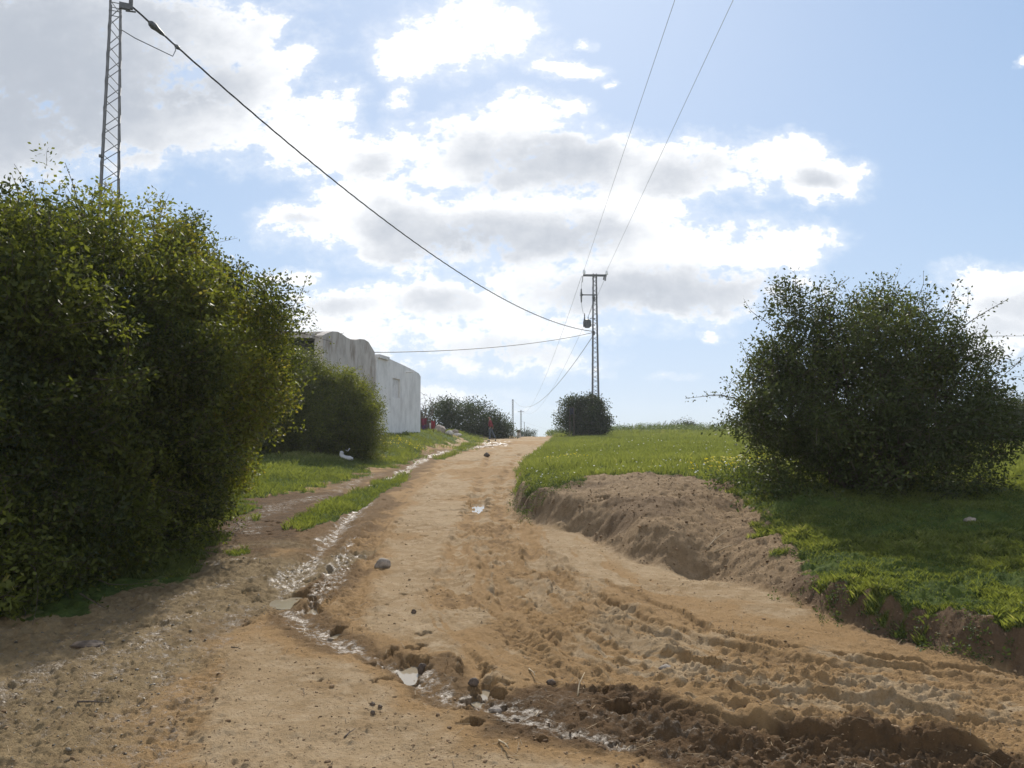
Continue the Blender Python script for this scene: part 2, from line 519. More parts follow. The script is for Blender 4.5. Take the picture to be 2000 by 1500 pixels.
def detail(x, y, g, wet, damp_shade, bank, corner):
    """small relief in metres"""
    near = y < 24
    dz = np.zeros(x.shape)
    xs, ys = x[near], y[near]
    gn, wn, dn, bn, cn = g[near], wet[near], damp_shade[near], bank[near], corner[near]
    road = (1 - gn) * (1 - bn)
    f1 = fbm(xs, ys, 1.3, 4, seed=31)
    f2 = fbm(xs, ys, 6.0, 4, .6, seed=32)
    f3 = fbm(xs, ys, 24.0, 3, .6, seed=33)
    f4 = fbm(xs, ys, 70.0, 2, .7, seed=37)
    patch = sstep(-.15, .55, fbm(xs, ys, 1.1, 3, seed=35))
    h = .016 * f1 + .005 * f2 * (1 + 1.4 * patch) + .003 * f3 * (1 + 1.2 * dn) + .0018 * f4
    h = h + gn * .02 * f2 + bn * (.02 * f2 + .009 * f3 + .045 * fbm(xs, ys, 1.6, 3, seed=45) - .09 * np.exp(-((xs - 1.45) / .22) ** 2 - ((ys - 11.6) / .35) ** 2))
    # crumbs and clods lying on the crust
    h = h + road * (lumps(xs, ys, 20, .28, .16, .46, 1) * (.35 + .65 * patch) + lumps(xs, ys, 55, .22, .18, .42, 2) + .9 * patch * lumps(xs, ys, 9, .10, .12, .34, 3))
    h = h + bn * (.8 * lumps(xs, ys, 16, .2, .15, .45, 4) + .8 * lumps(xs, ys, 45, .25, .2, .45, 5))
    churn = np.zeros(xs.shape)
    lowp = np.zeros(xs.shape)
    highp = np.zeros(xs.shape)
    # ruts with thrown-up edges and tread bars
    for P, w, dep, rid, tread in RUTS:
        x0, x1 = P[:, 0].min() - .8, P[:, 0].max() + .8
        y0, y1 = P[:, 1].min() - .8, P[:, 1].max() + .8
        m = (xs > x0) & (xs < x1) & (ys > y0) & (ys < y1)
        if not m.any():
            continue
        xm, ym = xs[m], ys[m]
        d, arc, _ = polydist(xm, ym, P)
        d = d + .06 * f1[m] + .04 * f2[m] + .01 * f3[m]
        a = np.abs(d)
        mod = .35 + .95 * sstep(-.5, .6, fbm(arc * 1.0, arc * 0 + w * 50, .8, 3, seed=36))
        ends = sstep(0, .5, arc) * sstep(0, .5, P_len(P) - arc)
        e = np.exp(-((a - w * 1.35) / (w * .42)) ** 2)
        ok = ends * (1 - .85 * gn[m]) * (1 - .8 * bn[m])
        lo_ = dep * (1 - sstep(w * .72, w * 1.0, a)) * (.6 + .5 * mod)
        hi_ = rid * e * (.8 + .5 * f2[m]) * (.45 + .6 * mod)
        churn[m] = np.maximum(churn[m], (e + .3 * (a < w)) * mod * ends * min(1, rid / .03))
        if tread:
            ph = (arc / tread + np.sign(d) * a / w * .9 + .25 * f2[m])
            bar = sstep(.2, .45, np.abs((ph % 1) - .5)) * (1 - sstep(w * .85, w, a))
            lo_ = lo_ - bar * min(dep * .6, .022) * (.5 + .6 * sstep(-.4, .5, f1[m]))
        lowp[m] = np.maximum(lowp[m], .95 * lo_ * ok)
        highp[m] = np.maximum(highp[m], .85 * hi_ * ok)
    h = h + highp - lowp
    df, af, _ = polydist(xs, ys, FAN)
    fan = sstep(.0, 1.2, af) * (1 - sstep(.55 + .06 * af, .95 + .10 * af, np.abs(df))) * road
    df = df + .05 * f1
    st1 = fbm(af * .9, df * 7.0, 1.0, 4, .6, seed=61)
    st2 = fbm(af * 3.0, df * 22.0, 1.0, 3, .6, seed=62)
    h = h + fan * (.011 * (.6 - np.abs(st1) * 1.6) + .0042 * st2)
    big = lumps(xs, ys, 8.5, .7, .22, .58, 6)
    mid = lumps(xs, ys, 15, .6, .2, .5, 7)
    h = h + churn * road * (.26 * mid + .05 * big + .007 * f2 + .006 * f3)
    # churned mud of the deep rut
    d, arc, _ = polydist(xs, ys, TRENCH)
    ramp = sstep(0, 1.0, arc)
    d = d + .05 * f1 + .03 * f2
    rim = np.exp(-((np.abs(d) - .12) / .26) ** 2) * ramp
    h = h - .075 * np.exp(-((d + .02) / .13) ** 2) * ramp + rim * (.012 + .01 * f1 + .8 * big + .5 * mid + .012 * f2 + .008 * f3)
    d, _, _ = polydist(xs, ys, CHANNEL)
    d = d + .03 * f2
    h = h - .045 * np.exp(-(d / .15) ** 2) + (1 - .8 * sstep(.25, .6, wn)) * np.exp(-(d / .3) ** 2) * (.5 * mid * sstep(.05, .16, np.abs(d)) + .008 * f2 + .004 * f3)
    d, arc, _ = polydist(xs, ys, STREAM)
    d = d + .06 * f1 + .03 * f2
    wetk = 1 - .85 * sstep(.25, .6, wn)
    h = h - .05 * np.exp(-(d / .16) ** 2) + wetk * np.exp(-(d / .55) ** 2) * (.45 * big * sstep(.12, .3, np.abs(d)) + .3 * mid * sstep(.05, .2, np.abs(d)) + .010 * f2 + .004 * f3)
    d, arc, _ = polydist(xs, ys, STREAM_C)
    h = h + wetk * np.exp(-(d / .2) ** 2) * .4 * mid
    d, arc, _ = polydist(xs, ys, FLOW_L)
    h = h - .03 * np.exp(-(d / .25) ** 2) + np.exp(-(d / .4) ** 2) * .25 * mid
    # pebbly mud of the corner
    h = h + (cn * (1 - gn)) * (.016 * f2 + .006 * np.clip(f3, -.3, 1) + .003 * f4 + .35 * lumps(xs, ys, 26, .3, .2, .45, 8) + .8 * lumps(xs, ys, 60, .35, .2, .45, 9))
    # basins of the puddles
    for (cx, cy, rx, ry, rz_, dp_) in BASINS:
        m = (np.abs(xs - cx) < 3 * rx + 3 * ry) & (np.abs(ys - cy) < 3 * rx + 3 * ry)
        co, si = math.cos(rz_), math.sin(rz_)
        ux, uy = xs[m] - cx, ys[m] - cy
        q = ((ux * co + uy * si) / rx) ** 2 + ((-ux * si + uy * co) / ry) ** 2
        q = q * (1 + 1.0 * f2[m] + .3 * f1[m]) + .7 * f2[m] + .5 * f3[m]
        k = 1 - sstep(.4, 1.7, q)
        h[m] = h[m] * (1 - k) - dp_ * k
    fade = 1 - sstep(16, 24, ys)
    dz[near] = h * fade
    # farther on only the broad relief can be seen
    far = (y >= 14) & (y < 95)
    xf, yf = x[far], y[far]
    gf = 1 - .5 * g[far]
    hf = .03 * fbm(xf, yf, 1.3, 4, seed=31) + .02 * fbm(xf, yf, 4.0, 2, seed=51) + wet[far] * .05 * fbm(xf, yf, 3.5, 3, seed=52)
    hf = hf + gf * (1 - bank[far]) * .8 * lumps(xf, yf, 3.0, .10, .06, .25, 11)
    for P, w, dep, rid, tread in RUTS[:3]:
        d, arc, _ = polydist(xf, yf, P)
        d = d + .1 * hf / .03
        hf = hf + (-dep * np.exp(-(d / w) ** 2) + rid * np.exp(-((np.abs(d) - w * 1.6) / (w * .6)) ** 2)) * sstep(14, 20, yf)
    dz[far] += hf * sstep(14, 24, yf)
    return dz


_PL = {}


def P_len(P):
    k = id(P)
    if k not in _PL:
        _PL[k] = float(np.sqrt(((P[1:, :2] - P[:-1, :2]) ** 2).sum(1)).sum())
    return _PL[k]


def GROUND_Z(x, y):
    x = np.asarray(x, float)
    y = np.asarray(y, float)
    return height(x, y) + detail(x, y, *masks(x, y))


# ------------------------------------------------------------------ mesh helpers
def tag(o, label=None, cat=None, group=None, kind=None):
    if label:
        o['label'] = label
    if cat:
        o['category'] = cat
    if group:
        o['group'] = group
    if kind:
        o['kind'] = kind
    return o


def np_mesh(name, V, F, mats, parent=None, attrs=None, smooth=False, matidx=None):
    V = np.asarray(V, np.float32).reshape(-1, 3)
    F = np.asarray(F, np.int32)
    k = F.shape[1]
    me = bpy.data.meshes.new(name)
    me.vertices.add(len(V))
    me.vertices.foreach_set('co', V.ravel())
    me.loops.add(F.size)
    me.loops.foreach_set('vertex_index', F.ravel())
    me.polygons.add(len(F))
    me.polygons.foreach_set('loop_start', np.arange(0, F.size, k, dtype=np.int32))
    me.polygons.foreach_set('loop_total', np.full(len(F), k, np.int32))
    if smooth:
        me.polygons.foreach_set('use_smooth', np.ones(len(F), bool))
    for m in (mats if isinstance(mats, (list, tuple)) else [mats]):
        me.materials.append(m)
    if matidx is not None:
        me.polygons.foreach_set('material_index', np.asarray(matidx, np.int32))
    if attrs:
        for an, (dom, arr) in attrs.items():
            a = me.attributes.new(an, 'FLOAT', dom)
            a.data.foreach_set('value', np.asarray(arr, np.float32))
    me.update(calc_edges=True)
    me.validate()
    o = bpy.data.objects.new(name, me)
    COL.objects.link(o)
    if parent:
        o.parent = parent
        o.matrix_parent_inverse = Matrix.Identity(4)
    return o


class MB:
    """collects solid shapes (local coordinates) into one mesh"""
    def __init__(s):
        s.v, s.f = [], []

    def add(s, V, F):
        o = len(s.v)
        s.v += [tuple(p) for p in V]
        s.f += [tuple(o + i for i in q) for q in F]

    def box(s, c, size, rz=0.0):
        cx, cy, cz = c
        hx, hy, hz_ = size[0] / 2, size[1] / 2, size[2] / 2
        co, si = math.cos(rz), math.sin(rz)
        V = []
        for z in (-hz_, hz_):
            for a, b in ((-hx, -hy), (hx, -hy), (hx, hy), (-hx, hy)):
                V.append((cx + a * co - b * si, cy + a * si + b * co, cz + z))
        s.add(V, [(3, 2, 1, 0), (4, 5, 6, 7), (0, 1, 5, 4), (1, 2, 6, 5), (2, 3, 7, 6), (3, 0, 4, 7)])

    def tube(s, pts, rad, n=8, cap=True):
        pts = [Vector(p) for p in pts]
        rad = rad if isinstance(rad, (list, tuple)) else [rad] * len(pts)
        V, F = [], []
        up = None
        for i, p in enumerate(pts):
            t = (pts[min(i + 1, len(pts) - 1)] - pts[max(i - 1, 0)]).normalized()
            if up is None:
                a = Vector((0, 0, 1)) if abs(t.z) < .9 else Vector((1, 0, 0))
            else:
                a = up
            e1 = (a - t * a.dot(t)).normalized()
            up = e1
            e2 = t.cross(e1)
            for k in range(n):
                an = 2 * math.pi * k / n
                V.append(p + (e1 * math.cos(an) + e2 * math.sin(an)) * rad[i])
        for i in range(len(pts) - 1):
            for k in range(n):
                a, b = i * n + k, i * n + (k + 1) % n
                F.append((a, b, b + n, a + n))
        if cap:
            F.append(tuple(range(n - 1, -1, -1)))
            F.append(tuple(range((len(pts) - 1) * n, len(pts) * n)))
        s.add(V, F)

    def lathe(s, base, prof, n=16):
        """prof: (radius, z) list, around the vertical through base"""
        V, F = [], []
        for r, z in prof:
            for k in range(n):
                a = 2 * math.pi * k / n
                V.append((base[0] + r * math.cos(a), base[1] + r * math.sin(a), base[2] + z))
        for i in range(len(prof) - 1):
            for k in range(n):
                a, b = i * n + k, i * n + (k + 1) % n
                F.append((a, b, b + n, a + n))
        F.append(tuple(range(n - 1, -1, -1)))
        F.append(tuple(range((len(prof) - 1) * n, len(prof) * n)))
        s.add(V, F)

    def build(s, name, m, parent=None, smooth=False, bevel=0.0):
        me = bpy.data.meshes.new(name)
        me.from_pydata([tuple(v) for v in s.v], [], s.f)
        me.materials.append(m)
        if smooth:
            me.polygons.foreach_set('use_smooth', [True] * len(me.polygons))
        me.update()
        o = bpy.data.objects.new(name, me)
        COL.objects.link(o)
        if parent:
            o.parent = parent
        if bevel:
            b = o.modifiers.new('bevel', 'BEVEL')
            b.width = bevel
            b.segments = 2
            b.limit_method = 'ANGLE'
        return o


def empty(name, loc, rz=0.0):
    o = bpy.data.objects.new(name, None)
    COL.objects.link(o)
    o.location = loc
    o.rotation_euler = (0, 0, rz)
    o.empty_display_size = .3
    return o


def copy_tree(o, parent=None):
    c = o.copy()
    COL.objects.link(c)
    c.parent = parent
    for ch in [q for q in bpy.data.objects if q.parent == o]:
        copy_tree(ch, c)
    return c


# ------------------------------------------------------------------ materials
def material(name):
    m = bpy.data.materials.new(name)
    m.use_nodes = True
    return m, NT(m.node_tree)


def finish(T, col, rough=.8, bump=None, spec=.4, metal=0.0, dist=.01, bstr=1.0):
    p = T.n('ShaderNodeBsdfPrincipled')
    for k, v in (('Base Color', col), ('Roughness', rough), ('Specular IOR Level', spec), ('Metallic', metal)):
        if isinstance(v, bpy.types.NodeSocket):
            T.t.links.new(v, p.inputs[k])
        else:
            p.inputs[k].default_value = v
    if bump is not None:
        b = T.n('ShaderNodeBump', ins={'Height': bump, 'Distance': dist, 'Strength': bstr})
        T.t.links.new(b.outputs[0], p.inputs['Normal'])
    T.n('ShaderNodeOutputMaterial', ins={'Surface': p.outputs[0]})
    return p


def simple_mat(name, c, rough=.6, var=.25, scale=12, metal=0.0, spec=.4):
    m, T = material(name)
    tc = T.n('ShaderNodeTexCoord').outputs['Object']
    n = T.noise(tc, scale, 5, .6)
    n2 = T.noise(tc, scale * 6, 3, .6)
    f = T.mapr(T.math('ADD', n, T.math('MULTIPLY', n2, .4)), .45, .95)
    a = rgb(*[x * (1 - var) for x in c])
    b = rgb(*[min(1, x * (1 + var)) for x in c])
    finish(T, T.mix(f, a, b), rough, bump=n2, spec=spec, metal=metal, dist=.004)
    return m


def soil_material():
    m, T = material('soil')
    pos = T.n('ShaderNodeNewGeometry').outputs['Position']

    def at_(nm):
        return T.n('ShaderNodeAttribute', attribute_type='GEOMETRY', attribute_name=nm).outputs['Fac']
    grass, wet, damp_shade, bank, corner = (at_(k) for k in ('grass', 'wet', 'damp_shade', 'bank', 'corner'))
    nA = T.noise(pos, 1.1, 6, .62)
    nB = T.noise(pos, 7.0, 6, .65)
    nC = T.noise(pos, 45.0, 4, .65)
    nD = T.noise(pos, 160.0, 3, .6)
    # dry sand: pale crust, ochre patches, grit
    dry = T.mix(T.mapr(nA, .35, .68), rgb(.352, .252, .144), rgb(.27, .182, .094))
    dry = T.mix(T.mapr(nB, .42, .72), dry, rgb(.41, .305, .188))
    dry = T.mix(T.mapr(nC, .57, .70, 0, .75), dry, rgb(.22, .14, .075))
    # damp soil
    wetc = T.mix(T.mapr(nB, .35, .7), rgb(.115, .068, .034), rgb(.072, .046, .026))
    c = T.mix(T.mapr(damp_shade, .1, .55, 0, .85), dry, rgb(.30, .184, .082))
    c = T.mix(T.mapr(damp_shade, .6, 1.0, 0, .95), c, wetc)
    # grey olive mud of the corner
    mud = T.mix(T.mapr(nB, .38, .66), rgb(.255, .190, .105), rgb(.165, .118, .062))
    mud = T.mix(T.mapr(nC, .58, .72, 0, .7), mud, rgb(.10, .075, .045))
    mud = T.mix(T.mapr(nD, .63, .72, 0, .6), mud, rgb(.34, .28, .19))
    c = T.mix(T.math('MULTIPLY', corner, .85), c, mud)
    # bank: pinkish grey brown earth
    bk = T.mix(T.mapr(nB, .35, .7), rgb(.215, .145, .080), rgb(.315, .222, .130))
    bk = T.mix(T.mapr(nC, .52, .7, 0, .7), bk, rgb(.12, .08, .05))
    bk = T.mix(T.mapr(damp_shade, .3, .9, 0, .8), bk, rgb(.105, .068, .042))  # damp earth; the near face's painted shade comes through here too
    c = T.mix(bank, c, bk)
    wn = T.math('MULTIPLY', wet, T.math('SUBTRACT', 1.0, grass))
    nW = T.noise(pos, 13.0, 5, .7)
    wn = T.math('MULTIPLY', wn, T.mapr(nW, .34, .58, .3, 1.25))
    wr = T.math('ADD', wn, T.math('MULTIPLY', T.math('ADD', T.math('SUBTRACT', nC, .5), T.math('SUBTRACT', nB, .5)), 1.5))
    c = T.mix(T.mapr(wr, .3, 1.0, 0, .6), c, rgb(.15, .108, .066))
    # under the grass: dark humus with green moss
    gr = T.mix(T.mapr(nB, .38, .62), rgb(.050, .075, .018), rgb(.085, .115, .026))
    gr = T.mix(T.mapr(nC, .55, .72, 0, .6), gr, rgb(.10, .075, .04))
    c = T.mix(T.mapr(grass, .25, .8), c, gr)
    rough = T.mapr(wr, .4, 1.05, .95, .40)
    nE = T.noise(pos, 420.0, 2, .6)
    b = T.math('ADD', T.math('ADD', T.math('MULTIPLY', nC, 1.0), T.math('MULTIPLY', nD, .6)), T.math('MULTIPLY', nE, .25))
    b = T.math('MULTIPLY', b, T.mapr(wr, .4, 1.1, 1.0, .35))
    p = finish(T, c, rough, bump=b, dist=.018, bstr=1.0)
    sp = T.mapr(wr, .35, 1.0, .08, .34)
    T.t.links.new(sp, p.inputs['Specular IOR Level'])
    return m


def leaf_material(name, dark, light, trans=.45, yellow=None, rough=.55, tcol=None, spec=.22):
    m, T = material(name)
    tone = T.n('ShaderNodeAttribute', attribute_type='GEOMETRY', attribute_name='tone').outputs['Fac']
    c = T.mix(T.mapr(tone, 0, .85, smooth=False), rgb(*dark), rgb(*light))
    if yellow:
        c = T.mix(T.mapr(tone, .88, 1.05), c, rgb(*yellow))
    p = T.n('ShaderNodeBsdfPrincipled', ins={'Base Color': c, 'Roughness': rough, 'Specular IOR Level': spec})
    tc_ = T.mix(1.0, c, rgb(*(tcol or (1.75, 1.7, .7))), 'MULTIPLY')
    tr = T.n('ShaderNodeBsdfTranslucent', ins={'Color': tc_})
    mx = T.n('ShaderNodeMixShader', ins={0: trans, 1: p.outputs[0], 2: tr.outputs[0]})
    T.n('ShaderNodeOutputMaterial', ins={'Surface': mx.outputs[0]})
    return m


M = {}
M['soil'] = soil_material()
M['leaf'] = leaf_material('bush_leaf', (.026, .036, .010), (.130, .146, .030), .48, (.20, .17, .04))
M['leaf_grey'] = leaf_material('grey_leaf', (.034, .044, .018), (.075, .092, .030), .36, (.12, .12, .035))
M['leaf_far'] = leaf_material('far_leaf', (.020, .030, .011), (.046, .066, .020), .3, (.06, .078, .025))
M['grass'] = leaf_material('grass_blade', (.075, .095, .028), (.165, .185, .060), .5, (.30, .27, .14), .45, None, .3)
M['field'] = leaf_material('field_blade', (.095, .115, .040), (.165, .185, .068), .5, (.26, .25, .13), .5)
M['weed'] = leaf_material('weed_leaf', (.040, .060, .020), (.085, .108, .040), .35, (.12, .13, .07), .65, None, .15)
M['crop'] = leaf_material('crop_leaf', (.050, .075, .024), (.105, .135, .045), .4, (.15, .16, .07), .5)
M['flower_y'] = leaf_material('yellow_petal', (.62, .48, .02), (.75, .60, .03), .4, None, .6, (1, 1, .8))
M['flower_w'] = leaf_material('white_petal', (.62, .62, .55), (.8, .8, .74), .4, None, .6, (1, 1, 1))
M['twig'] = simple_mat('twig_bark', (.085, .065, .05), .9, .35, 30)
M['dry_twig'] = simple_mat('dry_stalk', (.33, .25, .15), .8, .35, 30)
M['galv'] = simple_mat('galvanised_steel', (.13, .135, .145), .6, .25, 6, metal=.2)
M['dark_steel'] = simple_mat('dark_grey_steel', (.085, .09, .095), .6, .25, 8, metal=.2)
M['cable'] = simple_mat('black_cable', (.05, .05, .052), .6, .2, 3)
M['alu'] = simple_mat('aluminium_wire', (.22, .22, .23), .5, .15, 3, metal=.5)
M['stone'] = simple_mat('grey_stone', (.24, .20, .16), .9, .35, 14)
M['pale_stone'] = simple_mat('pale_stone', (.42, .38, .33), .9, .3, 8)
M['dark_clod'] = simple_mat('dark_clod', (.085, .06, .042), .8, .4, 22)


# ------------------------------------------------------------------ ground mesh
def build_ground():
    rows = []
    y = 1.2
    while y < 78:
        rows.append(y)
        y += 0.0095 * (max(y, 3.3) / 4) ** 1.38 if y > 3.0 else .05
    while y < 6000:
        rows.append(y)
        y *= 1.07
    ys = np.array(rows)
    core = np.linspace(-.70, .70, 1021)
    out = .70 + np.geomspace(.004, 9, 34)
    ts = np.concatenate([-out[::-1], core, out])
    Y, Tt = np.meshgrid(ys, ts, indexing='ij')
    X = (Y + 1.5) * Tt
    sh = X.shape
    x, yv = X.ravel(), Y.ravel()
    g, wet, damp_shade, bank, corner = masks(x, yv)
    z = height(x, yv) + detail(x, yv, g, wet, damp_shade, bank, corner)
    V = np.stack([x, yv, z], 1)
    nr, nc = sh
    i = np.arange(nr - 1)[:, None] * nc + np.arange(nc - 1)[None, :]
    F = np.stack([i, i + 1, i + nc + 1, i + nc], -1).reshape(-1, 4)
    fg = g[F].mean(1)
    fy = yv[F[:, 0]]
    fx = x[F].mean(1)
    db = -polydist(fx, fy, BANK_R_S)[0] > 0
    isgrass = (fg > .5) | (fy > 95)
    isbank = (~isgrass) & db & (fy < 60)
    isroad = (~isgrass) & (~isbank)
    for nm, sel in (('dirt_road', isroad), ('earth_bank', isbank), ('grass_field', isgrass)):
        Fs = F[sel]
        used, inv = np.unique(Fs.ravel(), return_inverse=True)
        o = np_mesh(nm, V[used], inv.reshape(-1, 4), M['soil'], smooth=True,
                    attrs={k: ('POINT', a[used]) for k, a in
                           (('grass', g), ('wet', wet), ('damp_shade', damp_shade), ('bank', bank), ('corner', corner))})
        tag(o, kind='structure')


build_ground()


# ------------------------------------------------------------------ plants
def frames(D, rng):
    """rotation matrices taking +Z to the directions D with a random roll"""
    D = D / (np.linalg.norm(D, axis=1, keepdims=True) + 1e-9)
    a = rng.normal(size=D.shape)
    e1 = a - D * (a * D).sum(1, keepdims=True)
    e1 /= np.linalg.norm(e1, axis=1, keepdims=True) + 1e-9
    e2 = np.cross(D, e1)
    return np.stack([e1, e2, D], -1)


def spray_proto(rng, n, length, ll, lw, spread=.05, curl=.12, sw=.0035):
    """a twig of +Z with n leaves; returns leaf quads (n,4,3), stem quads (k,4,3)"""
    bend = rng.normal(size=2) * curl * length
    side = rng.normal(size=2) * .5

    def axis(t):
        return np.stack([bend[0] * t * t + side[0] * .03 * np.sin(6 * t), bend[1] * t * t, length * t], -1)
    t = rng.uniform(.08, 1.0, n)
    c = axis(t)
    off = rng.normal(size=(n, 3)) * spread
    off[:, 2] *= .5
    c = c + off
    d = rng.normal(size=(n, 3)) * .8 + np.stack([off[:, 0] * 14, off[:, 1] * 14, np.full(n, .55)], -1)
    Rm = frames(d, rng)
    L = ll * rng.uniform(.45, 1.45, n)
    W = lw * rng.uniform(.7, 1.3, n)
    zero = np.zeros(n)
    loc = np.stack([np.stack([zero, zero, zero], -1), np.stack([W / 2, zero, L * .45], -1),
                    np.stack([zero, W * .25, L], -1), np.stack([-W / 2, zero, L * .55], -1)], 1)
    leaves = np.einsum('nij,nkj->nki', Rm, loc) + c[:, None, :]
    k = 4
    tt = np.linspace(0, 1, k + 1)
    A = axis(tt)
    w = sw * (1 - .6 * tt)
    st = []
    for q in range(k):
        for ax in ((1, 0, 0), (0, 1, 0)):
            ax = np.array(ax, float)
            st.append([A[q] - ax * w[q], A[q] + ax * w[q], A[q + 1] + ax * w[q + 1], A[q + 1] - ax * w[q + 1]])
    return leaves, np.array(st)


def foliage(name, P, D, S, protos, rng, mats, parent, tone_fn=None, stem=True):
    n = len(P)
    which = rng.integers(0, len(protos), n)
    Rm = frames(D, rng)
    LQ, ST, TN = [], [], []
    base_tone = rng.uniform(.1, .75, n) if tone_fn is None else tone_fn(P)
    for k, (lv, st) in enumerate(protos):
        sel = np.where(which == k)[0]
        if not len(sel):
            continue
        r, p, s = Rm[sel], P[sel], S[sel]
        q = np.einsum('nij,mkj->nmki', r, lv) * s[:, None, None, None] + p[:, None, None, :]
        LQ.append(q.reshape(-1, 4, 3))
        TN.append(np.clip(base_tone[sel][:, None] + rng.normal(size=(len(sel), len(lv))) * .16, 0, 1).ravel())
        if stem:
            q = np.einsum('nij,mkj->nmki', r, st) * s[:, None, None, None] + p[:, None, None, :]
            ST.append(q.reshape(-1, 4, 3))
    lq = np.concatenate(LQ)
    tn = np.concatenate(TN)
    mi = np.zeros(len(lq), int)
    if stem:
        sq = np.concatenate(ST)
        lq = np.concatenate([lq, sq])
        mi = np.concatenate([mi, np.ones(len(sq), int)])
        tn = np.concatenate([tn, np.zeros(len(sq))])
    F = np.arange(len(lq) * 4).reshape(-1, 4)
    return np_mesh(name, lq, F, mats, parent, attrs={'tone': ('FACE', tn)}, matidx=mi)


def shell_points(ells, n, rng, lo=.78, hi=1.04, cut=.70, lump=.16, seed=0, zmin=None):
    """points in the outer shell of a union of ellipsoids, and outward directions"""
    E = np.array(ells, float)
    w = (E[:, 3] * E[:, 4] * E[:, 5]) ** (2 / 3)
    P, D = [], []
    got = 0
    while got < n:
        k = rng.choice(len(E), 4 * n, p=w / w.sum())
        u = rng.normal(size=(4 * n, 3))
        u /= np.linalg.norm(u, axis=1, keepdims=True)
        s = rng.uniform(lo, hi, 4 * n)
        nz = fbm(u[:, 0] * 2 + u[:, 2] * 1.3 + E[k, 0], u[:, 1] * 2 + E[k, 1] + u[:, 2] * .7, 1.6, 3, seed=seed + 60)
        s = s * (1 + lump * nz)
        p = E[k, :3] + u * E[k, 3:] * s[:, None]
        f = np.full(len(p), 9.0)
        for i in range(len(E)):
            q = (p - E[i, :3]) / E[i, 3:]
            fi = np.sqrt((q * q).sum(1))
            f = np.minimum(f, np.where(k == i, 9, fi))
        ok = f > cut
        if zmin is not None:
            ok &= p[:, 2] > zmin(p[:, 0], p[:, 1])
        nrm = u / E[k, 3:]
        nrm /= np.linalg.norm(nrm, axis=1, keepdims=True)
        P.append(p[ok])
        D.append(nrm[ok])
        got += ok.sum()
    return np.concatenate(P)[:n], np.concatenate(D)[:n]


def limb_paths(base, tips, rng, wob=.12, n=7, spread=.25):
    out = []
    for t in tips:
        b = Vector(base) + Vector((rng.normal() * spread, rng.normal() * spread, 0))
        t = Vector(t)
        pts = []
        for i in range(n):
            f = i / (n - 1)
            p = b.lerp(t, f)
            p.z = b.z + (t.z - b.z) * f ** .85
            w = wob * math.sin(math.pi * f)
            pts.append(p + Vector((rng.normal() * w, rng.normal() * w, rng.normal() * w * .5)))
        out.append(pts)
    return out


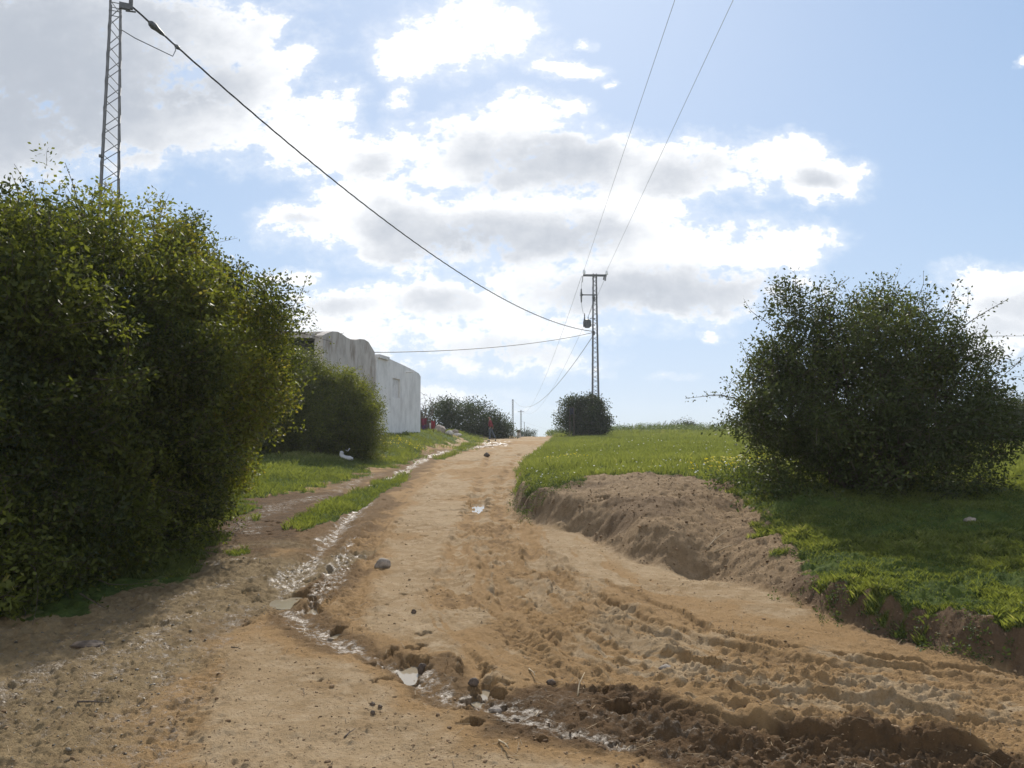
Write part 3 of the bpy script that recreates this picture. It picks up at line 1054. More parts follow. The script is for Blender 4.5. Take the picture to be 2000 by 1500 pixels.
def make_bush(name, label, cat, ells, n, mats, rng, scale=(.8, 1.25), leaves=34, length=.34, ll=.034, lw=.018, spread=.05,
              inner=.35, stems=18, base=None, shoots=0, lump=.16, group=None, up=.35, cut=.7, tone=None, stem_r=.03, lo=.72,
              trunks='branch', seed=0, clumps=0, clump_r=.3, clump_share=.65, arches=0):
    if base is None:
        E = np.array(ells)
        bx, by = E[:, 0].mean(), E[:, 1].mean()
        base = (bx, by, hz(bx, by))
    root = empty(name, base)
    tag(root, label, cat, group)
    b = np.array(base)
    protos = [spray_proto(rng, leaves, length, ll, lw, spread) for _ in range(8)]

    def zmin(x, y):
        return np.full(x.shape, base[2] - .1)
    P, D = shell_points(ells, n, rng, lo=lo, lump=lump, cut=cut, zmin=zmin, seed=seed)
    if clumps:
        C, CD = shell_points(ells, clumps, rng, lo=.84, hi=1.04, lump=lump, cut=cut, zmin=zmin, seed=seed)
        k = rng.integers(0, clumps, int(n * clump_share))
        rr = rng.uniform(.6, 1.3, clumps)[k] * clump_r
        off = rng.normal(size=(len(k), 3))
        off /= np.linalg.norm(off, axis=1, keepdims=True)
        off *= (rng.random(len(k)) ** .4 * rr)[:, None]
        m = len(k)
        P[:m] = C[k] + off
        D[:m] = CD[k] * .7 + off / rr[:, None] * .9
    D = D + rng.normal(size=D.shape) * .4 + np.array([0, 0, up])
    P2, D2 = shell_points(ells, max(8, int(n * inner)), rng, lo=.3, hi=.75, cut=.0, zmin=zmin)
    D2 = D2 + rng.normal(size=D2.shape) * .9
    PP = [P, P2]
    DD = [D, D2]
    SS = [rng.uniform(*scale, len(P)), rng.uniform(*scale, len(P2)) * 1.1]
    if shoots:
        P3, D3 = shell_points(ells, shoots, rng, lo=.95, hi=1.06, lump=lump, cut=.95, zmin=zmin)
        D3 = D3 * .8 + rng.normal(size=D3.shape) * .3 + np.array([0, 0, .35])
        PP.append(P3)
        DD.append(D3)
        SS.append(rng.uniform(.9, 1.5, len(P3)))
    n_main = sum(len(q) for q in PP)
    if arches:
        P4, D4 = shell_points(ells, arches, rng, lo=.86, hi=1.0, lump=lump, cut=.9, zmin=zmin)
        D4 = D4 * .9 + rng.normal(size=D4.shape) * .35 + np.array([0, 0, .15])
        aprot = [spray_proto(rng, 48, .8, ll * .9, lw * .9, .035, .45, .008) for _ in range(8)]
        foliage('arching_twigs', P4 - b, D4, rng.uniform(.55, 1.0, arches), aprot, rng, mats, root, lambda p: np.clip(rng.normal(.5, .2, len(p)), 0, 1))
    P = np.concatenate(PP)
    D = np.concatenate(DD)
    S = np.concatenate(SS)

    def tn(P_):
        v = .40 + .5 * fbm(P_[:, 0] + P_[:, 2] * .6, P_[:, 1] + P_[:, 2] * .5, .9, 3, seed=71 + seed) + rng.normal(size=len(P_)) * .12
        return np.clip(v, 0, 1)
    foliage('crown', P - b, D, S, protos, rng, mats, root, tone or tn)
    # limbs
    tips, _ = shell_points(ells, stems, rng, lo=.6, hi=.92, cut=.5, zmin=lambda x, y: np.full(x.shape, base[2] + .3))
    mb = MB()
    for path in limb_paths((0, 0, -.08), tips - b, rng, .14, 7, .22):
        k = len(path)
        mb.tube(path, [stem_r * (1 - .82 * i / (k - 1)) for i in range(k)], 6)
        for _ in range(3):
            i = rng.integers(2, k - 1)
            a = path[i]
            dvec = Vector((rng.normal(), rng.normal(), abs(rng.normal()) * .8)).normalized() * rng.uniform(.35, .9)
            r0 = stem_r * (1 - .82 * i / (k - 1)) * .7
            mb.tube([a, a + dvec * .5 + Vector((0, 0, .03)), a + dvec], [r0, r0 * .7, r0 * .3], 5)
    mb.build(trunks, M['twig'], root, smooth=True)
    return root


rng = np.random.default_rng(101)
# the big bush at left
make_bush('large_bush', 'huge dense green bush at left, taller than all the others, beside the muddy track', 'bush',
          [(-5.6, 8.3, 1.8, 1.5, 1.9, 1.9), (-5.5, 10.4, 2.3, 1.75, 1.9, 2.15), (-5.35, 9.4, 2.2, 1.45, 1.6, 1.75), (-4.45, 11.3, 2.75, 1.25, 1.5, 1.25), (-5.0, 11.4, 1.6, 1.1, 1.3, 1.2), (-6.6, 7.3, 1.75, 1.5, 1.5, 1.7),
           (-7.5, 9.2, 2.1, 2.0, 2.0, 2.2), (-5.3, 7.6, .5, 1.35, 1.5, .8), (-5.05, 9.5, .6, 1.1, 1.6, .9), (-6.4, 6.7, .5, 1.4, .9, .8)],
          14500, [M['leaf'], M['twig']], rng, leaves=32, length=.27, ll=.052, lw=.029, spread=.06, inner=.5, stems=34, shoots=260,
          lump=.22, stem_r=.04, seed=1, lo=.78, clumps=300, clump_r=.34, clump_share=.72, arches=260)
# bush in front of the white house
make_bush('bush', 'rounded dark green bush in front of the white house wall', 'bush',
          [(-7.6, 28, 2.6, 1.35, 1.4, 1.7), (-6.2, 28.4, 2.25, 1.15, 1.2, 1.45), (-8.5, 27.8, 2.3, 1.3, 1.3, 1.6), (-5.5, 27.9, 1.75, .85, .8, .9), (-6.7, 27.4, 1.75, 1.4, .9, 1.0)],
          5500, [M['leaf'], M['twig']], rng, leaves=30, length=.34, ll=.06, lw=.034, spread=.08, inner=.4, stems=14, shoots=90, seed=2, lo=.8, clumps=90, clump_r=.46, arches=170, tone=lambda P_: np.clip(.48 + .35 * fbm(P_[:, 0] + P_[:, 2] * .6, P_[:, 1], .9, 3, seed=75), 0, 1))
# the tree at right
make_bush('tall_shrub', 'spreading see-through tree with bare stems on the grassy slope at right', 'tree',
          [(5.4, 12.1, 2.1, 1.4, 1.4, 1.0), (4.5, 12, 2.95, .50, .55, .85), (5.9, 12.3, 2.6, .95, 1.0, .95), (4.0, 11.8, 1.95, .72, .8, .62), (6.5, 12.1, 2.15, .75, .9, .75),
           (5.45, 12.0, 1.0, 1.5, 1.2, .85)],
          2900, [M['leaf_grey'], M['twig']], rng, leaves=26, length=.27, ll=.050, lw=.028, spread=.055, inner=.42, stems=70, shoots=100, lump=.3, up=.2,
          stem_r=.026, lo=.5, seed=3, trunks='stems', clumps=105, clump_r=.3, clump_share=.68, arches=70)


# ------------------------------------------------------------------ grass
def blades(name, P, H, W, lean, tone, mat, rng, lab_kind='stuff'):
    n = len(P)
    a = rng.uniform(0, 2 * math.pi, n)
    side = np.stack([np.cos(a), np.sin(a), np.zeros(n)], -1) * W[:, None]
    b = rng.uniform(0, 2 * math.pi, n)
    le = np.stack([np.cos(b), np.sin(b), np.zeros(n)], -1) * (lean * H)[:, None]
    up = np.stack([np.zeros(n), np.zeros(n), H], -1)
    v0 = P - side
    v1 = P + side
    v2 = P + up * .6 + le * .35 + side * .55
    v3 = P + up + le
    Q = np.stack([v0, v1, v2, v3], 1)
    F = np.arange(n * 4).reshape(-1, 4)
    o = np_mesh(name, Q, F, mat, attrs={'tone': ('FACE', tone)})
    tag(o, kind=lab_kind)
    return o


def scatter(n, x0, x1, y0, y1, rng, power=1.0):
    """points denser near the camera: uniform in angle, density falling with distance"""
    y = y0 * (y1 / y0) ** (rng.uniform(0, 1, n) ** power)
    u = rng.uniform(x0, x1, n)
    return u * y, y


def grass_on(n, u0, u1, y0, y1, rng, side, gmin=.5):
    x, y = scatter(n, u0, u1, y0, y1, rng)
    g, wet, damp_shade, bank, corner = masks(x, y)
    ok = (g > gmin) & side(x, y)
    x, y = x[ok], y[ok]
    z = height(x, y) + detail(x, y, *(k[ok] for k in (g, wet, damp_shade, bank, corner)))
    return np.stack([x, y, z - .004], 1)


rng = np.random.default_rng(202)
# right slope (short turf) -------------------------------------------------
P = grass_on(330000, .26, .78, 5.0, 17, rng, lambda x, y: x > 1.5)
n = len(P)
dens = fbm(P[:, 0], P[:, 1], 1.5, 3, seed=81)
keep = rng.random(n) < np.clip(.75 + .7 * dens, .12, 1)
P, dens = P[keep], dens[keep]
n = len(P)
lip = np.exp(-((-polydist(P[:, 0], P[:, 1], BANK_R_S)[0]) / .35) ** 2) * (P[:, 1] < 9)
H = (.022 + .028 * rng.random(n)) * (1 + .6 * dens) * (1 + .3 * lip)
blades('turf', P, H, .0028 + .002 * rng.random(n), rng.uniform(.2, 1.1, n), np.clip(.4 + .35 * dens + rng.normal(size=n) * .16, 0, 1), M['grass'], rng)
# left verge ---------------------------------------------------------------
P = grass_on(300000, -.62, -.02, 8.5, 60, rng, lambda x, y: x < -1.0)
n = len(P)
dens = fbm(P[:, 0], P[:, 1], .9, 3, seed=82)
sc = np.clip(P[:, 1] / 14, .8, 2.6)
H = (.05 + .06 * rng.random(n)) * (1 + .5 * dens) * sc ** .5
blades('verge_grass', P, H, .003 * sc, rng.uniform(.2, .9, n), np.clip(.4 + .35 * dens + rng.normal(size=n) * .16, 0, 1), M['grass'], rng)
# field --------------------------------------------------------------------
P = grass_on(330000, -.02, .75, 13, 85, rng, lambda x, y: x > -.1)
n = len(P)
dens = fbm(P[:, 0], P[:, 1], .5, 3, seed=83)
sc = np.clip(P[:, 1] / 16, .9, 4)
H = (.09 + .09 * rng.random(n)) * (1 + .3 * dens) * np.where(P[:, 1] < 18, .7, 1.0)
H = np.where(P[:, 1] > 66, H * 2.2, H)
blades('field_grass', P, H, .0035 * sc, rng.uniform(.1, .6, n), np.clip(.45 + .25 * dens + rng.normal(size=n) * .18, 0, 1), M['field'], rng)


def flowers(name, P, r, mat, rng):
    n = len(P)
    Rm = frames(np.stack([rng.normal(size=n) * .5, rng.normal(size=n) * .5 - .4, np.ones(n)], -1), rng)
    loc = np.array([[-1, -.6, 0], [.6, -1, .2], [1, .6, 0], [-.6, 1, .2]])
    Q = np.einsum('nij,kj->nki', Rm, loc) * r[:, None, None] + P[:, None, :]
    o = np_mesh(name, Q, np.arange(n * 4).reshape(-1, 4), mat, attrs={'tone': ('FACE', rng.random(n))})
    tag(o, kind='stuff')


P = grass_on(9000, 0, .55, 14, 55, rng, lambda x, y: x > 0)
P = P[rng.random(len(P)) < np.clip(1.2 - P[:, 1] / 40, .15, 1) * .10]
P[:, 2] += .12
flowers('white_flowers', P, .012 + .010 * rng.random(len(P)) + P[:, 1] * .0002, M['flower_w'], rng)
yc = [ground_hit(*p) for p in [(1440, 915), (1420, 920), (1460, 910), (1400, 930), (1100, 905), (1375, 925), (1500, 905)]]
P = np.concatenate([np.array(c) + rng.normal(size=(26, 2)) * (.28, .5) for c in yc])
P = np.stack([P[:, 0], P[:, 1], GROUND_Z(P[:, 0], P[:, 1]) + .16 + .06 * rng.random(len(P))], 1)
flowers('yellow_flowers', P, .014 + .012 * rng.random(len(P)), M['flower_y'], rng)
yc = [ground_hit(*p) for p in [(770, 872), (790, 870), (750, 868), (735, 875)]]
P = np.concatenate([np.array(c) + rng.normal(size=(40, 2)) * (.5, .9) for c in yc])
P = np.stack([P[:, 0], P[:, 1], GROUND_Z(P[:, 0], P[:, 1]) + .16 + .06 * rng.random(len(P))], 1)
flowers('yellow_flowers', P, .018 + .016 * rng.random(len(P)), M['flower_y'], rng)


# ------------------------------------------------------------------ weeds along the bank lip and at the bushes' feet
def weeds(name, pix, n_each, sx, sy, rng, scale=(.25, .6), kind='stuff'):
    protos = [spray_proto(rng, 16, .3, .07, .045, .06) for _ in range(5)]
    c = np.array([ground_hit(*p) for p in pix])
    P = np.concatenate([q + rng.normal(size=(n_each, 2)) * (sx, sy) for q in c])
    z = GROUND_Z(P[:, 0], P[:, 1])
    P = np.stack([P[:, 0], P[:, 1], z - .01], 1)
    D = np.stack([rng.normal(size=len(P)) * .6, rng.normal(size=len(P)) * .6, np.ones(len(P))], 1)
    o = foliage(name, P, D, rng.uniform(*scale, len(P)), protos, rng, [M['weed'], M['twig']], None)
    tag(o, kind=kind)


weeds('weeds', [(1035, 905), (1050, 915), (1030, 925), (1060, 930), (1080, 940), (1035, 945), (1055, 950), (1090, 950), (1045, 965), (1110, 940), (1030, 975)], 34, .2, .45, rng, (.2, .5))
weeds('weeds', [(1480, 945), (1500, 960), (1450, 950), (1520, 970), (1470, 930)], 30, .25, .35, rng, (.4, .9))
weeds('weeds', [(1590, 1145), (1650, 1160), (1700, 1165), (1780, 1180), (1860, 1215), (1930, 1230), (1960, 1235), (1560, 1090), (1600, 1160), (1640, 1185), (1720, 1190), (1800, 1215), (1900, 1245)], 16, .16, .08, rng, (.12, .36))


# ------------------------------------------------------------------ loose crumbs of earth, chips and straw
ICO = None


def ico():
    t = (1 + 5 ** .5) / 2
    V = np.array([(-1, t, 0), (1, t, 0), (-1, -t, 0), (1, -t, 0), (0, -1, t), (0, 1, t), (0, -1, -t), (0, 1, -t), (t, 0, -1), (t, 0, 1), (-t, 0, -1), (-t, 0, 1)], float)
    V /= np.linalg.norm(V[0])
    F = np.array([(0, 11, 5), (0, 5, 1), (0, 1, 7), (0, 7, 10), (0, 10, 11), (1, 5, 9), (5, 11, 4), (11, 10, 2), (10, 7, 6), (7, 1, 8),
                  (3, 9, 4), (3, 4, 2), (3, 2, 6), (3, 6, 8), (3, 8, 9), (4, 9, 5), (2, 4, 11), (6, 2, 10), (8, 6, 7), (9, 8, 1)])
    return V, F


def clod_mat(name, a, b, rough=.9, spec=.2):
    m, T = material(name)
    tone = T.n('ShaderNodeAttribute', attribute_type='GEOMETRY', attribute_name='tone').outputs['Fac']
    pos = T.n('ShaderNodeNewGeometry').outputs['Position']
    n = T.noise(pos, 150, 3, .6)
    c = T.mix(T.math('ADD', tone, T.math('MULTIPLY', T.math('SUBTRACT', n, .5), .5)), rgb(*a), rgb(*b))
    finish(T, c, rough, bump=n, dist=.004, spec=spec)
    return m


M['crumb'] = clod_mat('earth_crumb', (.11, .068, .036), (.34, .23, .13))
M['chip'] = clod_mat('wet_chip', (.045, .034, .022), (.30, .245, .165), .45, .4)

M['straw'] = clod_mat('straw', (.06, .04, .022), (.36, .27, .16), .8, .15)


def crumbs(name, P, r, tone, mat, rng, flat=.7):
    V, F = ico()
    n = len(P)
    Rm = frames(rng.normal(size=(n, 3)), rng)
    S = rng.uniform(.65, 1.25, (n, 1, 3))
    L = V[None] * S * (1 + .22 * rng.normal(size=(n, 12, 1)))
    Q = np.einsum('nij,nkj->nki', Rm, L) * r[:, None, None]
    Q[:, :, 2] *= flat
    Q = Q + P[:, None, :]
    FF = (np.arange(n)[:, None, None] * 12 + F[None]).reshape(-1, 3)
    o = np_mesh(name, Q.reshape(-1, 3), FF, mat, attrs={'tone': ('FACE', np.repeat(tone, 20))})
    tag(o, kind='stuff')


def ground_pts(n, u0, u1, y0, y1, rng, accept):
    x, y = scatter(n, u0, u1, y0, y1, rng, 1.0)
    mk = masks(x, y)
    ok = accept(x, y, *mk)
    x, y = x[ok], y[ok]
    z = height(x, y) + detail(x, y, *(k[ok] for k in mk))
    return np.stack([x, y, z], 1)


rng = np.random.default_rng(909)


def on_road(x, y, g, wet, damp_shade, bank, corner):
    f = sstep(-.5, .6, fbm(x, y, 1.1, 3, seed=35)) * .75 + .25
    return (rng.random(len(x)) < f * (1 - g) * (1 - .85 * wet) * (1 - .7 * bank)) & (g < .3)


P = ground_pts(46000, -.72, .72, 3.2, 26, rng, on_road)
n = len(P)
r = np.clip(.0034 * np.exp(rng.normal(size=n) * .5), .0018, .017) * (1 + P[:, 1] * .03)
P[:, 2] += r * .1
crumbs('loose_crumbs', P, r, np.clip(rng.normal(.5, .3, n), 0, 1), M['crumb'], rng, .5)
P = ground_pts(16000, -.05, .62, 5, 20, rng, lambda x, y, g, w, d, b, c: (b > .6) & (g < .4))
n = len(P)
r = np.clip(.005 * np.exp(rng.normal(size=n) * .55), .0025, .025) * (1 + P[:, 1] * .03)
P[:, 2] += r * .2
crumbs('loose_crumbs', P, r, np.clip(rng.normal(.45, .3, n), 0, 1), M['crumb'], rng)
P = ground_pts(9000, -.75, .1, 3.2, 12, rng, lambda x, y, g, w, d, b, c: (c > .35) & (g < .4) & (rng.random(len(x)) < .6))
n = len(P)
r = np.clip(.0038 * np.exp(rng.normal(size=n) * .55), .0018, .016) * (1 + P[:, 1] * .03)
P[:, 2] += r * .15
crumbs('loose_chips', P, r, np.clip(rng.normal(.3, .33, n), 0, 1), M['chip'], rng, .55)
# clods thrown up along the deep rut
k = catmull(TRENCH, 3)
NC = 260
i = rng.integers(0, len(k), NC)
xy = k[i] + rng.normal(size=(NC, 2)) * (.25, .20)
P = np.stack([xy[:, 0], xy[:, 1], GROUND_Z(xy[:, 0], xy[:, 1])], 1)
r = np.clip(.009 * np.exp(rng.normal(size=NC) * .55), .004, .028)
P[:, 2] += r * .05
crumbs('mud_clods', P, r, np.clip(rng.normal(-.1, .2, NC), 0, 1), M['crumb'], rng, .8)
# straw and bits of twig
P = ground_pts(5500, -.75, .7, 3.2, 14, rng, lambda x, y, g, w, d, b, c: (g < .5) & (rng.random(len(x)) < .25 + .5 * np.maximum(c, d)))
n = len(P)
P[:, 2] += .004
D = np.stack([rng.normal(size=n), rng.normal(size=n), rng.normal(size=n) * .12], 1)
D /= np.linalg.norm(D, axis=1, keepdims=True)
L = rng.uniform(.012, .06, n)[:, None] * D
W = np.cross(D, (0, 0, 1.0)) * rng.uniform(.0008, .0022, n)[:, None]
up = np.array([0, 0, .002])
Q = np.stack([P - L - W, P - L + W, P + L + W + up, P + L - W + up], 1)
o = np_mesh('straw_bits', Q, np.arange(n * 4).reshape(-1, 4), M['straw'], attrs={'tone': ('FACE', np.clip(rng.normal(.35, .4, n), 0, 1))})
tag(o, kind='stuff')

# ------------------------------------------------------------------ taller vegetation along the far edge of the field
protos = [spray_proto(rng, 18, .6, .13, .07, .13) for _ in range(6)]
n = 3200
u = rng.uniform(.045, .42, n)
y = rng.uniform(70, 79, n)
x = u * y
hgt = .55 * (.35 + .55 * sstep(.08, .13, u) * (1 - sstep(.20, .30, u) * .55)) * (1 + .5 * fbm(x, y, .25, 2, seed=91))
P = np.stack([x, y, GROUND_Z(x, y) + hgt * rng.random(n) * .8], 1)
o = foliage('crop_strip', P, np.stack([rng.normal(size=n) * .6, rng.normal(size=n) * .6, np.ones(n)], 1), rng.uniform(.5, .9, n), protos, rng, [M['crop']], None, stem=False)
tag(o, kind='stuff')

# ------------------------------------------------------------------ background bushes
rng = np.random.default_rng(303)


def px_bush(name, label, cat, lobes, Y, n, mats, group=None, leaves=26, **kw):
    """lobes: pixel centre, pixel radii, of each lump of a bush standing at distance Y"""
    ells = []
    for (cx, cy, rx, ry) in lobes:
        p = at(cx, cy, Y)
        k = Y / FPX
        ells.append((p.x, p.y + RNG.normal() * rx * k * .2, p.z, rx * k, (rx + ry) * .5 * k, ry * k))
    E = np.array(ells)
    bx = float(E[:, 0].mean())
    return make_bush(name, label, cat, ells, n, mats, rng, leaves=leaves, base=(bx, Y, hz(bx, Y)), group=group, **kw)


far = [M['leaf_far'], M['twig']]
fk = dict(clumps=26, clump_r=.42, length=.6, ll=.12, lw=.07, spread=.14, stems=8, shoots=20, inner=.3)
px_bush('bush', 'broad dark green bush behind the walking person', 'bush', [(900, 822, 55, 36), (860, 825, 40, 34), (930, 828, 32, 30)], 62, 700, far, **fk)
px_bush('bush', 'small dark bush right of the walking person at the road crest', 'bush', [(970, 838, 22, 16), (985, 848, 18, 10)], 63, 240, far, **fk)
px_bush('bush', 'round dark bush at the foot of the power pole with the transformer', 'bush', [(1148, 808, 20, 23), (1138, 822, 29, 16), (1119, 797, 12, 11), (1169, 824, 14, 14), (1103, 820, 7, 9), (1142, 836, 30, 8)], 59, 800, far, **fk)
px_bush('bush', 'dark bush at the right picture edge behind the see-through tree', 'bush', [(1960, 845, 60, 42), (1910, 850, 40, 34), (2030, 835, 60, 46)], 30, 900, [M['leaf_grey'], M['twig']], length=.5, ll=.08, lw=.045, spread=.1, stems=10, shoots=20)
px_bush('bush', 'low dark bush on the far edge of the field right of centre', 'bush', [(1330, 838, 24, 9), (1345, 840, 14, 8)], 95, 160, far, **fk)
px_bush('bush', 'dark clump of bushes on the field edge just left of the see-through tree', 'bush', [(1450, 838, 36, 14), (1490, 836, 40, 14), (1400, 842, 16, 8)], 90, 300, far, **fk)
px_bush('bush', 'tiny dark bush beyond the road crest beside the far poles', 'bush', [(1030, 853, 14, 6)], 110, 90, far, **fk)

# ------------------------------------------------------------------ house
M['plaster'] = None


def plaster_mat(name, base, stain, streak):
    m, T = material(name)
    tc = T.n('ShaderNodeTexCoord').outputs['Object']
    st = T.vec('MULTIPLY', tc, (.8, .8, .3))
    n1 = T.noise(tc, .9, 6, .65)
    n2 = T.noise(st, 2.2, 6, .65)
    n3 = T.noise(tc, 14, 4, .6)
    c = T.mix(T.mapr(n1, .42, .7), rgb(*base), rgb(*[x * .82 for x in base]))
    c = T.mix(T.mapr(n2, .42, .72, 0, streak), c, rgb(*stain))
    c = T.mix(T.mapr(n3, .5, .8, 0, .25), c, rgb(*[x * .7 for x in base]))
    finish(T, c, .9, bump=T.math('ADD', n3, n1), dist=.03, bstr=.6, spec=.15)
    return m


M['whitewash'] = plaster_mat('whitewashed_plaster', (.72, .705, .685), (.46, .445, .43), .6)
M['old_plaster'] = plaster_mat('stained_plaster', (.50, .46, .42), (.20, .16, .125), .95)
M['recess'] = simple_mat('bare_render', (.58, .565, .55), .9, .15, 4)
M['shaded_end'] = simple_mat('shade_toned_plaster', (.10, .095, .09), .9, .3, 4)  # plaster of the near end wall, its shade put into the base colour


def build_house():
    A = Vector((-7.35, 32.0, 0))
    B = Vector((-5.24, 45.7, 0))
    ux = (B - A).normalized()
    nx = Vector((-ux.y, ux.x, 0))                         # away from the road
    root = empty('house', (A.x, A.y, 0))
    tag(root, 'long whitewashed house with a wavy vaulted parapet beside the track', 'house')

    def on_wall(px, py):
        u, v = ray(px, py)
        # X = u*Y on the line A + s*ux
        den = ux.x - u * ux.y
        s = (u * A.y - A.x) / den
        Y = A.y + s * ux.y
        return s, EYE + v * Y
    prof1 = [on_wall(*p) for p in [(631, 655), (640, 650), (650, 647), (660, 648), (668, 652), (677, 659), (686, 663), (694, 664), (703, 662), (712, 663), (720, 668), (726, 678), (732, 688)]]
    prof2 = [on_wall(*p) for p in [(733, 695), (755, 699), (770, 706), (790, 715), (806, 723), (816, 729), (820, 735)]]
    L = (B - A).length
    H0 = .6

    def P(s, w, z):
        q = A + ux * s + nx * w
        return (q.x - A.x, q.y - A.y, z)

    def ext(mb, prof, w0, w1):
        n = len(prof)
        V = [P(s, w0, H0) for s, z in prof] + [P(s, w0, z) for s, z in prof] + [P(s, w1, H0) for s, z in prof] + [P(s, w1, z) for s, z in prof]
        F = []
        for i in range(n - 1):
            F += [(i, i + 1, n + i + 1, n + i), (2 * n + i + 1, 2 * n + i, 3 * n + i, 3 * n + i + 1), (n + i, n + i + 1, 3 * n + i + 1, 3 * n + i)]
        F += [(0, n, 3 * n, 2 * n), (n - 1, 3 * n - 1, 4 * n - 1, 2 * n - 1)]
        mb.add(V, F)
    # older, stained part: wall with a vaulted top, set back at its near end under the vault
    s0 = prof1[0][0]
    mb = MB()
    ext(mb, prof1, 0, .35)
    ext(mb, prof1[2:], .35, 6.0)
    mb.build('wall', M['old_plaster'], root)
    # roof edge of the vault that shades the near end
    mb = MB()
    z = prof1[0][1]
    V = [P(s0 - .25, .36, z - .12), P(s0 + 1.2, .36, z - .02), P(s0 + 1.2, 6.2, z - .02), P(s0 - .25, 6.2, z - .12),
         P(s0 - .25, .36, z + .06), P(s0 + 1.2, .36, z + .16), P(s0 + 1.2, 6.2, z + .16), P(s0 - .25, 6.2, z + .06)]
    mb.add(V, [(3, 2, 1, 0), (4, 5, 6, 7), (0, 1, 5, 4), (1, 2, 6, 5), (2, 3, 7, 6), (3, 0, 4, 7)])
    mb.build('roof', M['old_plaster'], root)
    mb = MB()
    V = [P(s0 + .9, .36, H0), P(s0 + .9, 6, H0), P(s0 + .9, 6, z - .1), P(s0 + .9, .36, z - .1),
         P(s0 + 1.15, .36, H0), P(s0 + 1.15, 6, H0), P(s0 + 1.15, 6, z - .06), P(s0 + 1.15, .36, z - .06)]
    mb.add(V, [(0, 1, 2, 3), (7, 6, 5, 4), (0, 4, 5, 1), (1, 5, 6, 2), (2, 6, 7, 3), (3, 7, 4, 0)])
    mb.build('end_wall', M['shaded_end'], root)
    # newer white part, standing a hand proud of the old one; the niche is cut into it
    sa, za = on_wall(765, 738)
    sb, zb = on_wall(779, 778)
    zlo, zhi = zb, za
    s1 = prof2[0][0] + .03
    s2 = prof2[-1][0]
    pz = lambda s: float(np.interp(s, [q[0] for q in prof2], [q[1] for q in prof2]))
    mb = MB()
    w0 = -.05
    cuts = [s1, sa, sb] + [q[0] for q in prof2 if q[0] > sb + .05] + []
    cuts = sorted(set(cuts + [q[0] for q in prof2 if s1 < q[0] < sa - .05]))
    if cuts[-1] < s2:
        cuts.append(s2)
    for a, b in zip(cuts[:-1], cuts[1:]):
        if abs(a - sa) < 1e-6:
            mb.add([P(a, w0, H0), P(b, w0, H0), P(b, w0, zlo), P(a, w0, zlo)], [(0, 1, 2, 3)])
            mb.add([P(a, w0, zhi), P(b, w0, zhi), P(b, w0, pz(b)), P(a, w0, pz(a))], [(0, 1, 2, 3)])
            mb.add([P(a, w0, zlo), P(b, w0, zlo), P(b, w0 + .07, zlo), P(a, w0 + .07, zlo)], [(0, 1, 2, 3)])
            mb.add([P(a, w0, zhi), P(b, w0, zhi), P(b, w0 + .07, zhi), P(a, w0 + .07, zhi)], [(3, 2, 1, 0)])
            mb.add([P(a, w0, zlo), P(a, w0, zhi), P(a, w0 + .07, zhi), P(a, w0 + .07, zlo)], [(3, 2, 1, 0)])
            mb.add([P(b, w0, zlo), P(b, w0, zhi), P(b, w0 + .07, zhi), P(b, w0 + .07, zlo)], [(0, 1, 2, 3)])
        else:
            mb.add([P(a, w0, H0), P(b, w0, H0), P(b, w0, pz(b)), P(a, w0, pz(a))], [(0, 1, 2, 3)])
        mb.add([P(a, w0, pz(a)), P(b, w0, pz(b)), P(b, 6, pz(b)), P(a, 6, pz(a))], [(0, 1, 2, 3)])
    mb.add([P(s1, w0, H0), P(s1, w0, pz(s1)), P(s1, 6, pz(s1)), P(s1, 6, H0)], [(0, 1, 2, 3)])
    mb.add([P(s2, w0, H0), P(s2, w0, pz(s2)), P(s2, 6, pz(s2)), P(s2, 6, H0)], [(3, 2, 1, 0)])
    mb.add([P(s1, 6, H0), P(s1, 6, pz(s1)), P(s2, 6, pz(s2)), P(s2, 6, H0)], [(0, 1, 2, 3)])
    mb.build('wall', M['whitewash'], root)
    mb = MB()
    mb.add([P(sa, w0 + .075, zlo), P(sb, w0 + .075, zlo), P(sb, w0 + .075, zhi), P(sa, w0 + .075, zhi)], [(0, 1, 2, 3)])
    mb.build('blocked_window', M['recess'], root)
    # little slab on top of the parapet, and rods
    sx, sz = on_wall(736, 696)
    sy, _ = on_wall(755, 696)
    mb = MB()
    V = [P(a, w, z) for z in (sz - .06, sz + .10) for a, w in ((sx, -.16), (sy, -.16), (sy, 1.2), (sx, 1.2))]
    mb.add(V, [(3, 2, 1, 0), (4, 5, 6, 7), (0, 1, 5, 4), (1, 2, 6, 5), (2, 3, 7, 6), (3, 0, 4, 7)])
    mb.build('roof_slab', M['recess'], root)
    for px, y0, y1 in ((771, 697, 708), (796, 712, 722)):
        s, zz = on_wall(px, y0)
        _, zl = on_wall(px, y1)
        mb = MB()
        mb.tube([P(s, .3, zl - .3), P(s, .3, zz)], .02, 6)
        mb.build('rod', M['dark_steel'], root)
    s, zz = on_wall(672, 648)
    mb = MB()
    mb.tube([P(s - .3, .2, zz - .15), P(s + .5, .2, zz + .03)], .02, 6)
    mb.build('rod', M['dark_steel'], root)
    s, zz = on_wall(791, 727)
    mb = MB()
    mb.tube([P(s, -.05, zz), P(s + .3, -.35, zz + .04)], .03, 6)
    mb.build('rain_spout', M['recess'], root)
    return A, ux, nx, on_wall


HOUSE = build_house()


